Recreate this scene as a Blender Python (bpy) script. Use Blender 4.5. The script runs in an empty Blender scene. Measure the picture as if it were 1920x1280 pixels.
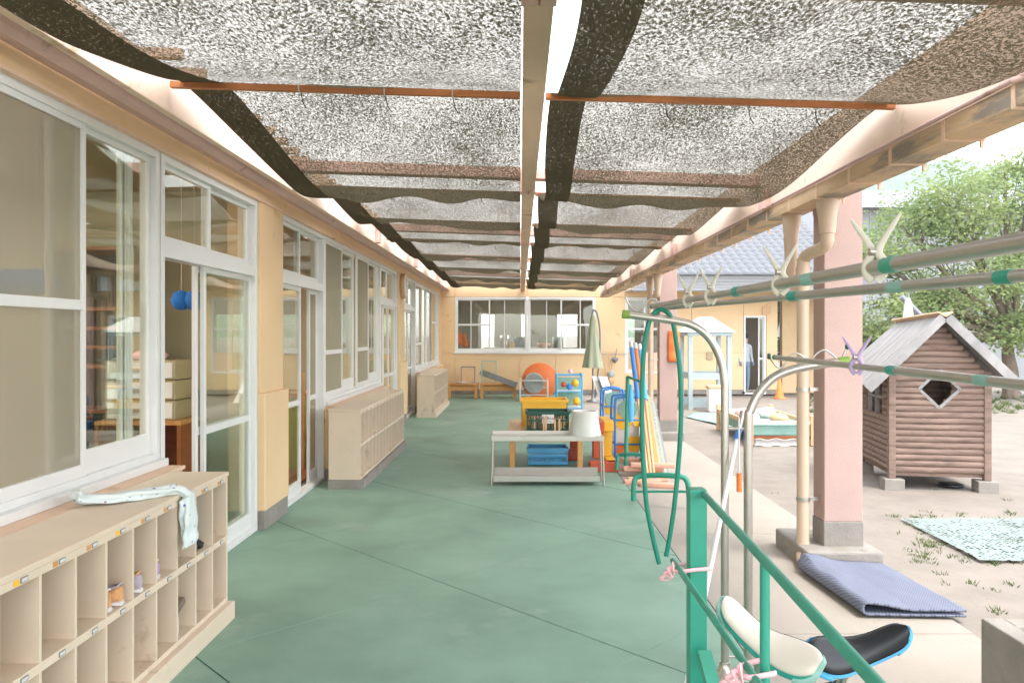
import bpy, math, random
from mathutils import Vector, Matrix, noise
random.seed(7)
sc = bpy.context.scene
COL = sc.collection
# ---------------------------------------------------------------- camera
F, CU, CV, H = 1400.0, 975.0, 627.0, 1.6
cam = bpy.data.cameras.new('camera'); camo = bpy.data.objects.new('camera', cam); COL.objects.link(camo)
camo.location = (0, 0, H); camo.rotation_euler = (math.pi/2, 0, 0)
cam.sensor_width = 36; cam.lens = F/1920*36
cam.shift_x = -(CU-960)/1920; cam.shift_y = -(640-CV)/1920
cam.clip_start = .05; cam.clip_end = 3000
sc.camera = camo
# ---------------------------------------------------------------- sky, sun, exposure
SUN_EL, SUN_AZ = math.radians(66), math.radians(125)      # azimuth clockwise from +Y
w = bpy.data.worlds.new('World'); sc.world = w; w.use_nodes = True
nt = w.node_tree; nt.nodes.clear()
sky = nt.nodes.new('ShaderNodeTexSky'); sky.sky_type = 'NISHITA'; sky.sun_disc = False
sky.sun_elevation = SUN_EL; sky.sun_rotation = SUN_AZ; sky.air_density = 1.0; sky.dust_density = 1.0; sky.ozone_density = 1.0
hs = nt.nodes.new('ShaderNodeHueSaturation'); hs.inputs['Saturation'].default_value = .25
bg = nt.nodes.new('ShaderNodeBackground'); bg.inputs['Strength'].default_value = .15
wo = nt.nodes.new('ShaderNodeOutputWorld')
nt.links.new(sky.outputs[0], hs.inputs['Color']); nt.links.new(hs.outputs[0], bg.inputs['Color']); nt.links.new(bg.outputs[0], wo.inputs[0])
sl = bpy.data.lights.new('sun', 'SUN'); sl.energy = .6; sl.angle = math.radians(14); sl.color = (1, .95, .87)
so = bpy.data.objects.new('sun', sl); COL.objects.link(so)
sd = Vector((math.sin(SUN_AZ)*math.cos(SUN_EL), math.cos(SUN_AZ)*math.cos(SUN_EL), math.sin(SUN_EL)))
so.rotation_euler = sd.to_track_quat('Z', 'Y').to_euler(); so.location = sd*30
sc.view_settings.view_transform = 'Standard'; sc.view_settings.look = 'None'
sc.view_settings.exposure = 2.62; sc.view_settings.gamma = 1
sc.render.engine = 'CYCLES'
sc.cycles.use_denoising = True
sc.cycles.max_bounces = 10; sc.cycles.transparent_max_bounces = 24; sc.cycles.diffuse_bounces = 5
sc.cycles.sample_clamp_indirect = 6
# ---------------------------------------------------------------- helpers
def at(u, v, Y): return Vector(((u-CU)/F*Y, Y, H-(v-CV)/F*Y))
def gnd(u, v, z=0.0): return at(u, v, (H-z)*F/(v-CV))
def lin(c): return tuple(((x/255)/12.92 if x/255 <= .04045 else ((x/255+.055)/1.055)**2.4) for x in c)

MATS = {}
def mat(name, col, rough=.6, metal=0.0, var=.10, scale=6.0, bump=0.0, bscale=None, stretch=(1,1,1), dirt=None, dirt_amt=.0, dirt_scale=1.5, spec=.4):
    """procedural principled material: colour varied by noise, optional bump, optional dirt mask"""
    if name in MATS: return MATS[name]
    m = bpy.data.materials.new(name); m.use_nodes = True; t = m.node_tree; N = t.nodes; L = t.links
    b = N['Principled BSDF']; b.inputs['Roughness'].default_value = rough; b.inputs['Metallic'].default_value = metal
    b.inputs['Specular IOR Level'].default_value = spec
    tc = N.new('ShaderNodeTexCoord'); mp = N.new('ShaderNodeMapping'); mp.inputs['Scale'].default_value = stretch
    L.new(tc.outputs['Object'], mp.inputs['Vector'])
    nz = N.new('ShaderNodeTexNoise'); nz.inputs['Scale'].default_value = scale; nz.inputs['Detail'].default_value = 5; nz.inputs['Roughness'].default_value = .6
    L.new(mp.outputs[0], nz.inputs['Vector'])
    cr = N.new('ShaderNodeValToRGB'); cr.color_ramp.elements[0].position = .3; cr.color_ramp.elements[1].position = .7
    cr.color_ramp.elements[0].color = (*[c*(1-var) for c in col], 1); cr.color_ramp.elements[1].color = (*[min(1, c*(1+var)) for c in col], 1)
    L.new(nz.outputs['Fac'], cr.inputs[0]); out = cr.outputs[0]
    if dirt:
        n2 = N.new('ShaderNodeTexNoise'); n2.inputs['Scale'].default_value = dirt_scale; n2.inputs['Detail'].default_value = 8; n2.inputs['Roughness'].default_value = .65
        L.new(mp.outputs[0], n2.inputs['Vector'])
        c2 = N.new('ShaderNodeValToRGB'); c2.color_ramp.elements[0].position = .62-dirt_amt*.3; c2.color_ramp.elements[1].position = .70-dirt_amt*.22
        L.new(n2.outputs['Fac'], c2.inputs[0])
        mx = N.new('ShaderNodeMix'); mx.data_type = 'RGBA'; mx.inputs['B'].default_value = (*dirt, 1)
        L.new(c2.outputs[0], mx.inputs['Factor']); L.new(out, mx.inputs['A']); out = mx.outputs['Result']
    L.new(out, b.inputs['Base Color'])
    if bump:
        n3 = N.new('ShaderNodeTexNoise'); n3.inputs['Scale'].default_value = bscale or scale*6; n3.inputs['Detail'].default_value = 4
        L.new(mp.outputs[0], n3.inputs['Vector'])
        bp = N.new('ShaderNodeBump'); bp.inputs['Strength'].default_value = bump; bp.inputs['Distance'].default_value = .01
        L.new(n3.outputs['Fac'], bp.inputs['Height']); L.new(bp.outputs[0], b.inputs['Normal'])
    MATS[name] = m; return m

def shader_mat(name, build):
    if name in MATS: return MATS[name]
    m = bpy.data.materials.new(name); m.use_nodes = True; t = m.node_tree; t.nodes.clear()
    o = t.nodes.new('ShaderNodeOutputMaterial'); s = build(t); t.links.new(s, o.inputs['Surface']); MATS[name] = m; return m

class MB:
    def __init__(s, o=(0,0,0)): s.v=[]; s.f=[]; s.sm=[]; s.o=Vector(o)
    def add(s, vs, fs, smooth=False):
        n=len(s.v); s.v += [tuple(Vector(p)-s.o) for p in vs]
        s.f += [tuple(i+n for i in f) for f in fs]; s.sm += [smooth]*len(fs); return s
    def box(s, x0,x1,y0,y1,z0,z1):
        if x0>x1:x0,x1=x1,x0
        if y0>y1:y0,y1=y1,y0
        if z0>z1:z0,z1=z1,z0
        return s.add([(x0,y0,z0),(x1,y0,z0),(x1,y1,z0),(x0,y1,z0),(x0,y0,z1),(x1,y0,z1),(x1,y1,z1),(x0,y1,z1)],
              [(0,3,2,1),(4,5,6,7),(0,1,5,4),(1,2,6,5),(2,3,7,6),(3,0,4,7)])
    def obox(s, c, size, ax, ay, az):
        """oriented box, axes given"""
        c=Vector(c); ax,ay,az=[Vector(a).normalized()*k/2 for a,k in zip((ax,ay,az),size)]
        P=[c+i*ax+j*ay+k*az for k in(-1,1) for (i,j) in((-1,-1),(1,-1),(1,1),(-1,1))]
        fs=[(0,3,2,1),(4,5,6,7),(0,1,5,4),(1,2,6,5),(2,3,7,6),(3,0,4,7)]
        if ax.cross(ay).dot(az)<0: fs=[f[::-1] for f in fs]
        return s.add(P,fs)
    def beam(s, a, b, w, h, up=(0,0,1)):
        a=Vector(a); b=Vector(b); d=(b-a); L=d.length; d.normalize(); side=d.cross(Vector(up))
        if side.length<1e-4: side=d.cross(Vector((1,0,0)))
        side.normalize(); u2=side.cross(d)
        return s.obox((a+b)/2,(L,w,h),d,side,u2)
    def tube(s, pts, r, n=10, cap=True, closed=False, flat=None):
        pts=[Vector(p) for p in pts]; m=len(pts); rs=r if isinstance(r,(list,tuple)) else [r]*m
        vs=[]; prev=None
        for i,p in enumerate(pts):
            if closed: t=(pts[(i+1)%m]-pts[i-1])
            else: t=(pts[min(i+1,m-1)]-pts[max(i-1,0)])
            t.normalize()
            if prev is None:
                a=Vector((0,0,1)) if abs(t.z)<.9 else Vector((1,0,0)); nrm=t.cross(a).normalized()
            else:
                nrm=(prev-t*prev.dot(t)); nrm=nrm.normalized() if nrm.length>1e-6 else t.orthogonal().normalized()
            prev=nrm; bn=t.cross(nrm)
            for k in range(n):
                a=2*math.pi*k/n; fl=flat if flat else 1
                vs.append(p+rs[i]*(math.cos(a)*nrm+math.sin(a)*fl*bn))
        fs=[]; R=m if closed else m-1
        for i in range(R):
            for k in range(n):
                j=(i+1)%m; fs.append((i*n+k,i*n+(k+1)%n,j*n+(k+1)%n,j*n+k))
        s.add(vs,fs,True)
        if cap and not closed:
            s.add(vs[:n],[tuple(range(n))[::-1]]); s.add(vs[-n:],[tuple(range(n))])
        return s
    def lathe(s, prof, c=(0,0,0), n=20, axis='z', smooth=True):
        c=Vector(c); vs=[]
        for r,h in prof:
            for k in range(n):
                a=2*math.pi*k/n; x,y=r*math.cos(a),r*math.sin(a)
                vs.append(c+(Vector((x,y,h)) if axis=='z' else Vector((h,x,y)) if axis=='x' else Vector((y,h,x))))
        fs=[]
        for i in range(len(prof)-1):
            for k in range(n): fs.append((i*n+k,i*n+(k+1)%n,(i+1)*n+(k+1)%n,(i+1)*n+k))
        s.add(vs,fs,smooth)
        if prof[0][0]>1e-4: s.add(vs[:n],[tuple(range(n))[::-1]])
        if prof[-1][0]>1e-4: s.add(vs[-n:],[tuple(range(n))])
        return s
    def prism(s, poly, d0, d1, m=lambda a,b,d:(a,b,d)):
        n=len(poly); vs=[m(a,b,d0) for a,b in poly]+[m(a,b,d1) for a,b in poly]
        fs=[tuple(range(n))[::-1],tuple(range(n,2*n))]+[(i,(i+1)%n,n+(i+1)%n,n+i) for i in range(n)]
        return s.add(vs,fs)
    def grid(s, fn, nu, nv, smooth=True, thick=None):
        vs=[Vector(fn(i/nu,j/nv)) for j in range(nv+1) for i in range(nu+1)]
        q=lambda i,j:j*(nu+1)+i
        fs=[(q(i,j),q(i+1,j),q(i+1,j+1),q(i,j+1)) for j in range(nv) for i in range(nu)]
        s.add(vs,fs,smooth); return s
    def build(s, name, material, parent=None, bevel=0, solid=0, props=None):
        me=bpy.data.meshes.new(name); me.from_pydata(s.v,[],s.f); me.update()
        me.polygons.foreach_set('use_smooth',s.sm); me.materials.append(material)
        o=bpy.data.objects.new(name,me); COL.objects.link(o)
        if parent: o.parent=parent
        if solid:
            md=o.modifiers.new('s','SOLIDIFY'); md.thickness=solid
        if bevel:
            md=o.modifiers.new('b','BEVEL'); md.width=bevel; md.segments=2; md.limit_method='ANGLE'; md.angle_limit=.7
        if props:
            for k,v in props.items(): o[k]=v
        elif s.o.length and not parent: o.location=s.o
        return o

def tag(o, label, cat, group=None):
    o['label']=label; o['category']=cat
    if group: o['group']=group
    return o
def thing(name, label, cat, loc=(0,0,0), rz=0, group=None):
    o=bpy.data.objects.new(name,None); COL.objects.link(o); o.empty_display_size=.1
    o.location=loc; o.rotation_euler=(0,0,rz); return tag(o,label,cat,group)
def struct(o): o['kind']='structure'; return o
def solo(mb, name, material, label, cat, group=None, **k):
    """a thing that is one mesh; mb built in world coordinates with its base as offset"""
    o=mb.build(name,material,**k); o.location=mb.o; return tag(o,label,cat,group)
def copy_tree(o, parent=None, **over):
    c=o.copy(); COL.objects.link(c)
    if parent: c.parent=parent
    for ch in list(o.children): copy_tree(ch,c)
    for k,v in over.items(): c[k]=v
    return c
def spline(pts, k=6):
    """Catmull-Rom through the points"""
    P=[Vector(p) for p in pts]; P=[P[0]*2-P[1]]+P+[P[-1]*2-P[-2]]; out=[]
    for i in range(1,len(P)-2):
        for j in range(k):
            t=j/k; a,b,c,d=P[i-1:i+3]
            out.append(.5*((2*b)+(c-a)*t+(2*a-5*b+4*c-d)*t*t+(3*b-a-3*c+d)*t**3))
    out.append(P[-2]); return out

# ---------------------------------------------------------------- materials
M={}
M['cream']=mat('cream_wall_paint',(.74,.53,.31),.75,var=.05,scale=1.2,bump=.15,bscale=180,dirt=(.55,.36,.19),dirt_amt=.0,dirt_scale=2.2)
M['pink']=mat('pink_stucco',(.45,.315,.275),.85,var=.05,scale=3,bump=.5,bscale=140)
M['pinkwood']=mat('pink_painted_timber',(.72,.47,.40),.6,var=.08,scale=3,stretch=(4,1,4))
M['peach']=mat('peach_painted_beam',(.74,.52,.37),.6,var=.08,scale=2.5,dirt=(.42,.25,.14),dirt_amt=.05,dirt_scale=2.5)
M['valance']=mat('pale_peach_board',(.80,.60,.47),.6,var=.05,scale=2,dirt=(.55,.38,.24),dirt_amt=.02,dirt_scale=3)
M['gutterpink']=mat('dusty_pink_gutter_paint',(.58,.38,.33),.45,var=.10,scale=2,dirt=(.30,.19,.14),dirt_amt=.08,dirt_scale=4)
M['gutterold']=mat('peeling_ochre_gutter',(.60,.41,.24),.6,var=.15,scale=4,dirt=(.27,.22,.17),dirt_amt=.42,dirt_scale=3.2,stretch=(1,.5,2.5))
M['alu']=mat('white_aluminium',(.70,.70,.68),.4,var=.03,scale=4,spec=.5)
M['locker']=mat('beige_painted_board',(.66,.54,.41),.55,var=.05,scale=3,dirt=(.48,.36,.25),dirt_amt=.0,dirt_scale=2.6)
M['lockerin']=M['locker']
M['concrete']=mat('grey_concrete',(.27,.245,.215),.9,var=.16,scale=5,bump=.4,bscale=60,dirt=(.17,.15,.125),dirt_amt=.08,dirt_scale=3)
M['apron']=mat('pale_concrete_apron',(.335,.295,.25),.9,var=.06,scale=1.6,bump=.25,bscale=90,dirt=(.31,.265,.215),dirt_amt=.1,dirt_scale=1.2)
M['green_floor']=mat('green_floor_paint',(.215,.335,.255),.55,var=.15,scale=1.3,bump=.08,bscale=25,dirt=(.28,.38,.31),dirt_amt=.2,dirt_scale=.9,spec=.22)
M['joint']=mat('dark_joint',(.03,.05,.04),.9)
M['steel']=mat('stainless_steel',(.50,.47,.42),.33,metal=.9,var=.05,scale=9)
M['greenpaint']=mat('green_enamel',(.03,.27,.18),.35,var=.10,scale=8,spec=.5)
M['greenhose']=mat('green_rubber_hose',(.012,.20,.13),.4,var=.05)
M['limecap']=mat('lime_plastic',(.22,.36,.06),.45,var=.05)
M['pvc']=mat('beige_pvc_pipe',(.58,.43,.31),.45,var=.05,scale=3,dirt=(.45,.32,.2),dirt_amt=.02,dirt_scale=4)
M['batten']=mat('orange_brown_batten',(.45,.17,.06),.6,var=.22,scale=5,stretch=(.3,3,3))
M['wood']=mat('light_wood',(.62,.40,.22),.5,var=.10,scale=4,stretch=(6,1,1))
M['pine']=mat('orange_pine',(.56,.28,.09),.5,var=.15,scale=5,stretch=(5,1,5))
M['log']=mat('weathered_brown_log',(.235,.16,.125),.8,var=.35,scale=4,stretch=(1,6,6),bump=.3,bscale=30)
M['greywood']=mat('weathered_grey_board',(.30,.285,.275),.8,var=.25,scale=5,stretch=(1,6,1),bump=.2,bscale=30)
M['tile']=mat('pale_glazed_roof_tile',(.13,.135,.145),.4,var=.06,scale=3)
M['white']=mat('white_paint',(.62,.60,.57),.5,var=.04)
M['whiteplastic']=mat('white_plastic',(.74,.72,.68),.4,var=.03)
M['antler']=mat('ivory_plastic',(.60,.57,.47),.45,var=.06)
M['yellow']=mat('yellow_plastic',(.85,.47,.03),.4,var=.05)
M['dkgreen']=mat('dark_green_plastic',(.01,.075,.05),.4,var=.06)
M['sky_blue']=mat('sky_blue_plastic',(.10,.42,.72),.4,var=.06)
M['blue']=mat('blue_enamel',(.06,.24,.60),.4,var=.06)
M['red']=mat('red_painted_wood',(.52,.09,.035),.5,var=.10)
M['orange']=mat('orange_plastic',(.80,.20,.05),.5,var=.06)
M['terracotta']=mat('faded_red_timber',(.66,.36,.25),.7,var=.12,scale=5)
M['black']=mat('black_vinyl',(.015,.016,.018),.35,var=.1)
M['rubber']=mat('black_rubber',(.02,.02,.02),.7,var=.2)
M['teal']=mat('teal_plastic',(.03,.30,.24),.35,var=.05)
M['mint']=mat('mint_fabric',(.25,.43,.37),.8,var=.10,scale=6,bump=.3)
M['palegreen']=mat('pale_green_canvas',(.34,.36,.25),.8,var=.08,scale=5,stretch=(8,8,1))
M['greymat']=mat('grey_felt_roll',(.36,.37,.35),.9,var=.10,scale=10,bump=.3)
M['paleblue']=mat('pale_blue_paint',(.36,.43,.44),.5,var=.05)
M['steelgrey']=mat('grey_metal',(.22,.23,.25),.45,metal=.4,var=.08)
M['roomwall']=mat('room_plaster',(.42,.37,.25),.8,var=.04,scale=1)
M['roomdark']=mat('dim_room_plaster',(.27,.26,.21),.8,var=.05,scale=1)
M['roomfloor']=mat('brown_room_floor',(.32,.12,.05),.4,var=.15,scale=3,stretch=(1,6,1))
M['khaki']=mat('khaki_drawer_plastic',(.42,.34,.20),.5,var=.05)
M['mahogany']=mat('red_brown_cabinet',(.28,.09,.03),.45,var=.15,scale=4,stretch=(1,1,5))
M['bluecloth']=mat('bright_blue_cloth',(.02,.16,.50),.8,var=.15,scale=8)
M['leafgreen']=mat('lime_green_board',(.32,.44,.04),.5,var=.05)
M['purple']=mat('lilac_plastic',(.52,.40,.60),.45,var=.05)
M['ribbon']=mat('pink_ribbon',(.85,.48,.50),.6,var=.08)
M['skin']=mat('skin',(.55,.33,.24),.6,var=.05)
M['greycloth']=mat('grey_shirt_cloth',(.42,.45,.48),.9,var=.08)
M['navycloth']=mat('blue_grey_trouser_cloth',(.16,.22,.28),.9,var=.08)
M['hair']=mat('dark_hair',(.02,.015,.012),.6)
M['hill']=mat('wooded_hill',(.10,.16,.07),.95,var=.45,scale=.06,bump=.6,bscale=.2)
M['bark']=mat('grey_brown_bark',(.20,.15,.11),.9,var=.35,scale=6,bump=.6,bscale=30,stretch=(1,1,.4))
M['sand']=mat('playground_sand',(.235,.203,.17),.95,var=.13,scale=2.5,bump=.5,bscale=14,dirt=(.15,.125,.09),dirt_amt=.0,dirt_scale=22)
M['siding']=mat('pale_siding',(.22,.22,.22),.5,var=.03)
M['hallroof']=mat('white_metal_roof',(.40,.41,.42),.5,var=.03)
M['gymwall']=mat('pale_grey_cladding',(.27,.28,.29),.6,var=.04,scale=.5)

def _glass(t):
    N=t.nodes; L=t.links
    tr=N.new('ShaderNodeBsdfTransparent'); tr.inputs[0].default_value=(.93,.95,.91,1)
    gl=N.new('ShaderNodeBsdfGlossy'); gl.inputs['Roughness'].default_value=.01; gl.inputs[0].default_value=(.95,.97,.95,1)
    fr=N.new('ShaderNodeFresnel'); ge=N.new('ShaderNodeNewGeometry'); mr=N.new('ShaderNodeMapRange'); mr.inputs['To Min'].default_value=1.55; mr.inputs['To Max'].default_value=1/1.55; L.new(ge.outputs['Backfacing'],mr.inputs['Value']); L.new(mr.outputs[0],fr.inputs[0])
    mx=N.new('ShaderNodeMixShader'); L.new(fr.outputs[0],mx.inputs[0]); L.new(tr.outputs[0],mx.inputs[1]); L.new(gl.outputs[0],mx.inputs[2]); return mx.outputs[0]
M['glass']=shader_mat('window_glass',_glass)
def _screen(t):
    N=t.nodes; L=t.links
    tr=N.new('ShaderNodeBsdfTransparent')
    df=N.new('ShaderNodeBsdfDiffuse'); df.inputs[0].default_value=(.40,.37,.28,1)
    mx=N.new('ShaderNodeMixShader'); mx.inputs[0].default_value=.5
    L.new(tr.outputs[0],mx.inputs[1]); L.new(df.outputs[0],mx.inputs[2]); return mx.outputs[0]
M['screen']=shader_mat('insect_screen_mesh',_screen)
def _roof(t):
    N=t.nodes; L=t.links
    tl=N.new('ShaderNodeBsdfTranslucent'); tl.inputs[0].default_value=(.92,.92,.90,1)
    tr=N.new('ShaderNodeBsdfTransparent'); tr.inputs[0].default_value=(.95,.95,.95,1)
    mx=N.new('ShaderNodeMixShader'); mx.inputs[0].default_value=.45
    L.new(tl.outputs[0],mx.inputs[1]); L.new(tr.outputs[0],mx.inputs[2]); return mx.outputs[0]
M['polyroof']=shader_mat('milky_polycarbonate',_roof)
def _net(thr):
    def f(t):
        N=t.nodes; L=t.links
        tc=N.new('ShaderNodeTexCoord'); mp=N.new('ShaderNodeMapping'); mp.inputs['Scale'].default_value=(1,.62,.3)
        L.new(tc.outputs['Object'],mp.inputs[0])
        n1=N.new('ShaderNodeTexNoise'); n1.inputs['Scale'].default_value=95; n1.inputs['Detail'].default_value=4; n1.inputs['Roughness'].default_value=.8; n1.inputs['Distortion'].default_value=.6
        L.new(mp.outputs[0],n1.inputs[0])
        n2=N.new('ShaderNodeTexNoise'); n2.inputs['Scale'].default_value=2.2; n2.inputs['Detail'].default_value=4
        L.new(mp.outputs[0],n2.inputs[0])
        ma=N.new('ShaderNodeMath'); ma.operation='MULTIPLY_ADD'; ma.inputs[1].default_value=.16
        L.new(n2.outputs[0],ma.inputs[0]); L.new(n1.outputs[0],ma.inputs[2])
        st=N.new('ShaderNodeMapRange'); st.inputs['From Min'].default_value=thr; st.inputs['From Max'].default_value=thr+.07; st.inputs['To Max'].default_value=.36
        L.new(ma.outputs[0],st.inputs['Value'])
        df=N.new('ShaderNodeBsdfDiffuse'); df.inputs[0].default_value=(.085,.072,.047,1)
        tl=N.new('ShaderNodeBsdfTranslucent'); tl.inputs[0].default_value=(.02,.017,.011,1)
        ad=N.new('ShaderNodeAddShader'); L.new(df.outputs[0],ad.inputs[0]); L.new(tl.outputs[0],ad.inputs[1])
        tr=N.new('ShaderNodeBsdfTransparent'); tr.inputs[0].default_value=(1,.945,.87,1)
        mx=N.new('ShaderNodeMixShader'); L.new(st.outputs[0],mx.inputs[0]); L.new(ad.outputs[0],mx.inputs[1]); L.new(tr.outputs[0],mx.inputs[2]); return mx.outputs[0]
    return f
M['net']=shader_mat('black_knitted_shade_net',_net(.556))
M['netedge']=shader_mat('black_doubled_net_edge',_net(.64))
def _leaf(c):
    def f(t):
        N=t.nodes; L=t.links
        tc=N.new('ShaderNodeTexCoord'); nz=N.new('ShaderNodeTexNoise'); nz.inputs['Scale'].default_value=1.3; nz.inputs['Detail'].default_value=4; L.new(tc.outputs['Object'],nz.inputs[0])
        cr=N.new('ShaderNodeValToRGB'); cr.color_ramp.elements[0].position=.3; cr.color_ramp.elements[1].position=.7
        cr.color_ramp.elements[0].color=(c[0]*.6,c[1]*.7,c[2]*.6,1); cr.color_ramp.elements[1].color=(c[0]*1.3,c[1]*1.2,c[2]*1.1,1); L.new(nz.outputs[0],cr.inputs[0])
        df=N.new('ShaderNodeBsdfDiffuse'); tl=N.new('ShaderNodeBsdfTranslucent'); L.new(cr.outputs[0],df.inputs[0]); L.new(cr.outputs[0],tl.inputs[0])
        mx=N.new('ShaderNodeMixShader'); mx.inputs[0].default_value=.45; L.new(df.outputs[0],mx.inputs[1]); L.new(tl.outputs[0],mx.inputs[2]); return mx.outputs[0]
    return f
M['leaf']=shader_mat('fresh_green_leaf',_leaf((.30,.37,.18)))
M['leafdark']=shader_mat('mid_green_leaf',_leaf((.07,.13,.03)))
M['grass']=shader_mat('grass_blade',_leaf((.09,.13,.035)))
def _emit(t):
    e=t.nodes.new('ShaderNodeEmission'); e.inputs[0].default_value=(1,.97,.9,1); e.inputs[1].default_value=10; return e.outputs[0]
M['tubelight']=shader_mat('fluorescent_tube_light',_emit)
# ================================================================ SETTING
XW=-2.15            # outer face of the left window frames
FLX=1.13            # right edge of the green floor
YB=20.0             # back wall
# ---- ground
g=MB(); g.grid(lambda a,b:(-60+220*a,-20+720*b,-.035+ .02*noise.noise(Vector((a*60,b*190,0))) if b<.2 else -.035),90,160)
struct(g.build('ground',M['sand']))
ap=thing('apron','pale concrete apron strip between green floor and playground','pavement'); del ap['label']; del ap['category']; struct(ap); ap.name='pavement'
ys=[-1,1.35,4.03,6.05,8.6,11.2,13.8,16.4,19.98]
for a,b in zip(ys[:-1],ys[1:]):
    MB().box(FLX+.012,2.46+.02*math.sin(a*3),a+.004,b-.004,-.2,-.012).build('slab',M['apron'],ap,bevel=.004)
# ---- green floor: diamond slabs between 45 degree joints
fl=bpy.data.objects.new('floor',None); COL.objects.link(fl); struct(fl)
MB().box(-2.3,FLX-.012,-1,YB-.002,-.2,-.012).build('joint_bed',M['joint'],fl)
def clip(poly,n,c):
    out=[]
    for i in range(len(poly)):
        p,q=poly[i],poly[(i+1)%len(poly)]; dp=p[0]*n[0]+p[1]*n[1]-c; dq=q[0]*n[0]+q[1]*n[1]-c
        if dp<=0: out.append(p)
        if dp*dq<0: t=dp/(dp-dq); out.append((p[0]+(q[0]-p[0])*t,p[1]+(q[1]-p[1])*t))
    return out
for i in range(-3,14):
    s0,s1=2.1+2.22*i+.006,2.1+2.22*(i+1)-.006
    for j in range(-3,14):
        d0,d1=.92+2.22*j+.0012,.92+2.22*(j+1)-.0012     # Y-X
        P=[((s0-d0)/2,(s0+d0)/2),((s1-d0)/2,(s1+d0)/2),((s1-d1)/2,(s1+d1)/2),((s0-d1)/2,(s0+d1)/2)]
        for n,c in (((1,0),FLX),((-1,0),2.29),((0,1),YB-.004),((0,-1),1.0)):
            P=clip(P,n,c)
            if len(P)<3: break
        if len(P)>=3:
            if sum(P[k][0]*P[(k+1)%len(P)][1]-P[(k+1)%len(P)][0]*P[k][1] for k in range(len(P)))<0: P=P[::-1]
            MB().prism(P,-.1,0).build('slab',M['green_floor'],fl,bevel=.002)
MB().box(FLX,FLX+.011,-1,YB-.01,-.1,-.006).build('edge_strip',M['joint'],fl)

# ================================================================ window builder
def unit(parent, name, mp, a0,a1,z0,z1, sashes, fw=.045, dep=.10, transom=None, tsplit=None):
    """frame part with sash / pane sub-parts. mp(a,d,z)->world; d = depth towards the outside"""
    def bx(mb,A0,A1,d0,d1,Z0,Z1):
        p=mp(A0,d0,Z0); q=mp(A1,d1,Z1); mb.box(p[0],q[0],p[1],q[1],p[2],q[2])
    f=MB()
    bx(f,a0,a0+fw,-dep,0,z0,z1); bx(f,a1-fw,a1,-dep,0,z0,z1); bx(f,a0+fw,a1-fw,-dep,0,z1-fw,z1); bx(f,a0+fw,a1-fw,-dep,.0,z0,z0+fw*.8)
    if transom: bx(f,a0+fw,a1-fw,-dep,-.002,transom[0],transom[1])
    fr=f.build(name,M['alu'],parent,bevel=.003)
    def sash(A0,A1,Z0,Z1,d,kind,rails=(),bars=(),bot=.06,st=.032):
        s=MB(); bx(s,A0,A0+st,d-.028,d,Z0,Z1); bx(s,A1-st,A1,d-.028,d,Z0,Z1); bx(s,A0+st,A1-st,d-.028,d,Z1-st,Z1); bx(s,A0+st,A1-st,d-.028,d,Z0,Z0+bot)
        zs=[Z0+bot]+[r for r in rails]+[Z1-st]
        for r in rails: bx(s,A0+st,A1-st,d-.026,d-.002,r-.025,r+.025)
        As=[A0+st]+list(bars)+[A1-st]
        for b in bars: bx(s,b-.012,b+.012,d-.024,d-.004,Z0+bot,Z1-st)
        s.build('sash',M['alu'],fr,bevel=.002)
        for k in range(len(zs)-1):
            lo=zs[k]+(.025 if k else 0); hi=zs[k+1]-(.025 if k<len(zs)-2 else 0)
            for h in range(len(As)-1):
                l=As[h]+(.012 if h else 0); r=As[h+1]-(.012 if h<len(As)-2 else 0)
                p=MB(); bx(p,l,r,d-.016,d-.012,lo,hi); p.build('pane' if kind=='glass' else 'screen',M['glass' if kind=='glass' else 'screen'],fr)
    top=transom[0] if transom else z1-fw
    for sd in sashes: sash(sd[0],sd[1],sd[2] if sd[2] is not None else z0+fw*.8,sd[3] if sd[3] is not None else top,sd[4],sd[5],*sd[6:])
    if transom:
        ts=[a0+fw]+list(tsplit or [])+[a1-fw]
        for k,(l,r) in enumerate(zip(ts[:-1],ts[1:])): sash(l,r+(.03 if k==0 and len(ts)>2 else 0),transom[1],z1-fw,-.03-.03*(k%2),'glass',(),(),.05)
    return fr

# ================================================================ LEFT CLASSROOM BUILDING
bl=thing('classroom_building','cream classroom block with white sliding windows and doors along the green corridor','building',(XW,0,0))
LW=lambda a,d,z:(d,a,z)       # local to the building empty (x measured from XW)
bo=(XW,0,0)
def Yw(u): return 2.15*F/(CU-u)
# header panels above the windows
ys=[.4]+[Yw(u) for u in (-20,219,385,530,640,712,760,800)]+[YB]
for a,b in zip(ys[:-1],ys[1:]): MB().box(-.25,.025,a+.003,b-.003,2.692,2.96).build('header_panel',M['cream'],bl,bevel=.003)
MB().box(-.24,.018,.4,YB-.001,2.69,2.955).build('header_backing',M['cream'],bl)
# drip trim over windows
MB().box(-.03,.035,.4,YB-.002,2.688,2.706).build('drip_trim',M['peach'],bl)
D1=(Yw(303),Yw(483)); P1=(Yw(483),Yw(527)); D2=(Yw(527),Yw(609)); W2=(Yw(609),Yw(714)); D3=(Yw(714),Yw(745)); P2=(Yw(745),Yw(757)); D4=(Yw(757),Yw(779)); W3=(Yw(779),19.75)
for (a,b) in (P1,P2):
    MB().box(-.25,.02,a+.002,b-.002,1.115,2.69).build('pilaster',M['cream'],bl,bevel=.004)
    MB().box(-.25,.062,a+.004,b+.03,.15,1.115).build('pilaster_base',M['cream'],bl,bevel=.012)
    MB().box(-.24,.055,a+.008,b+.025,-.01,.15).build('plinth',M['concrete'],bl,bevel=.006)
MB().box(-.25,.02,19.75,YB-.002,0,2.69).build('corner_pilaster',M['cream'],bl)
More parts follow.
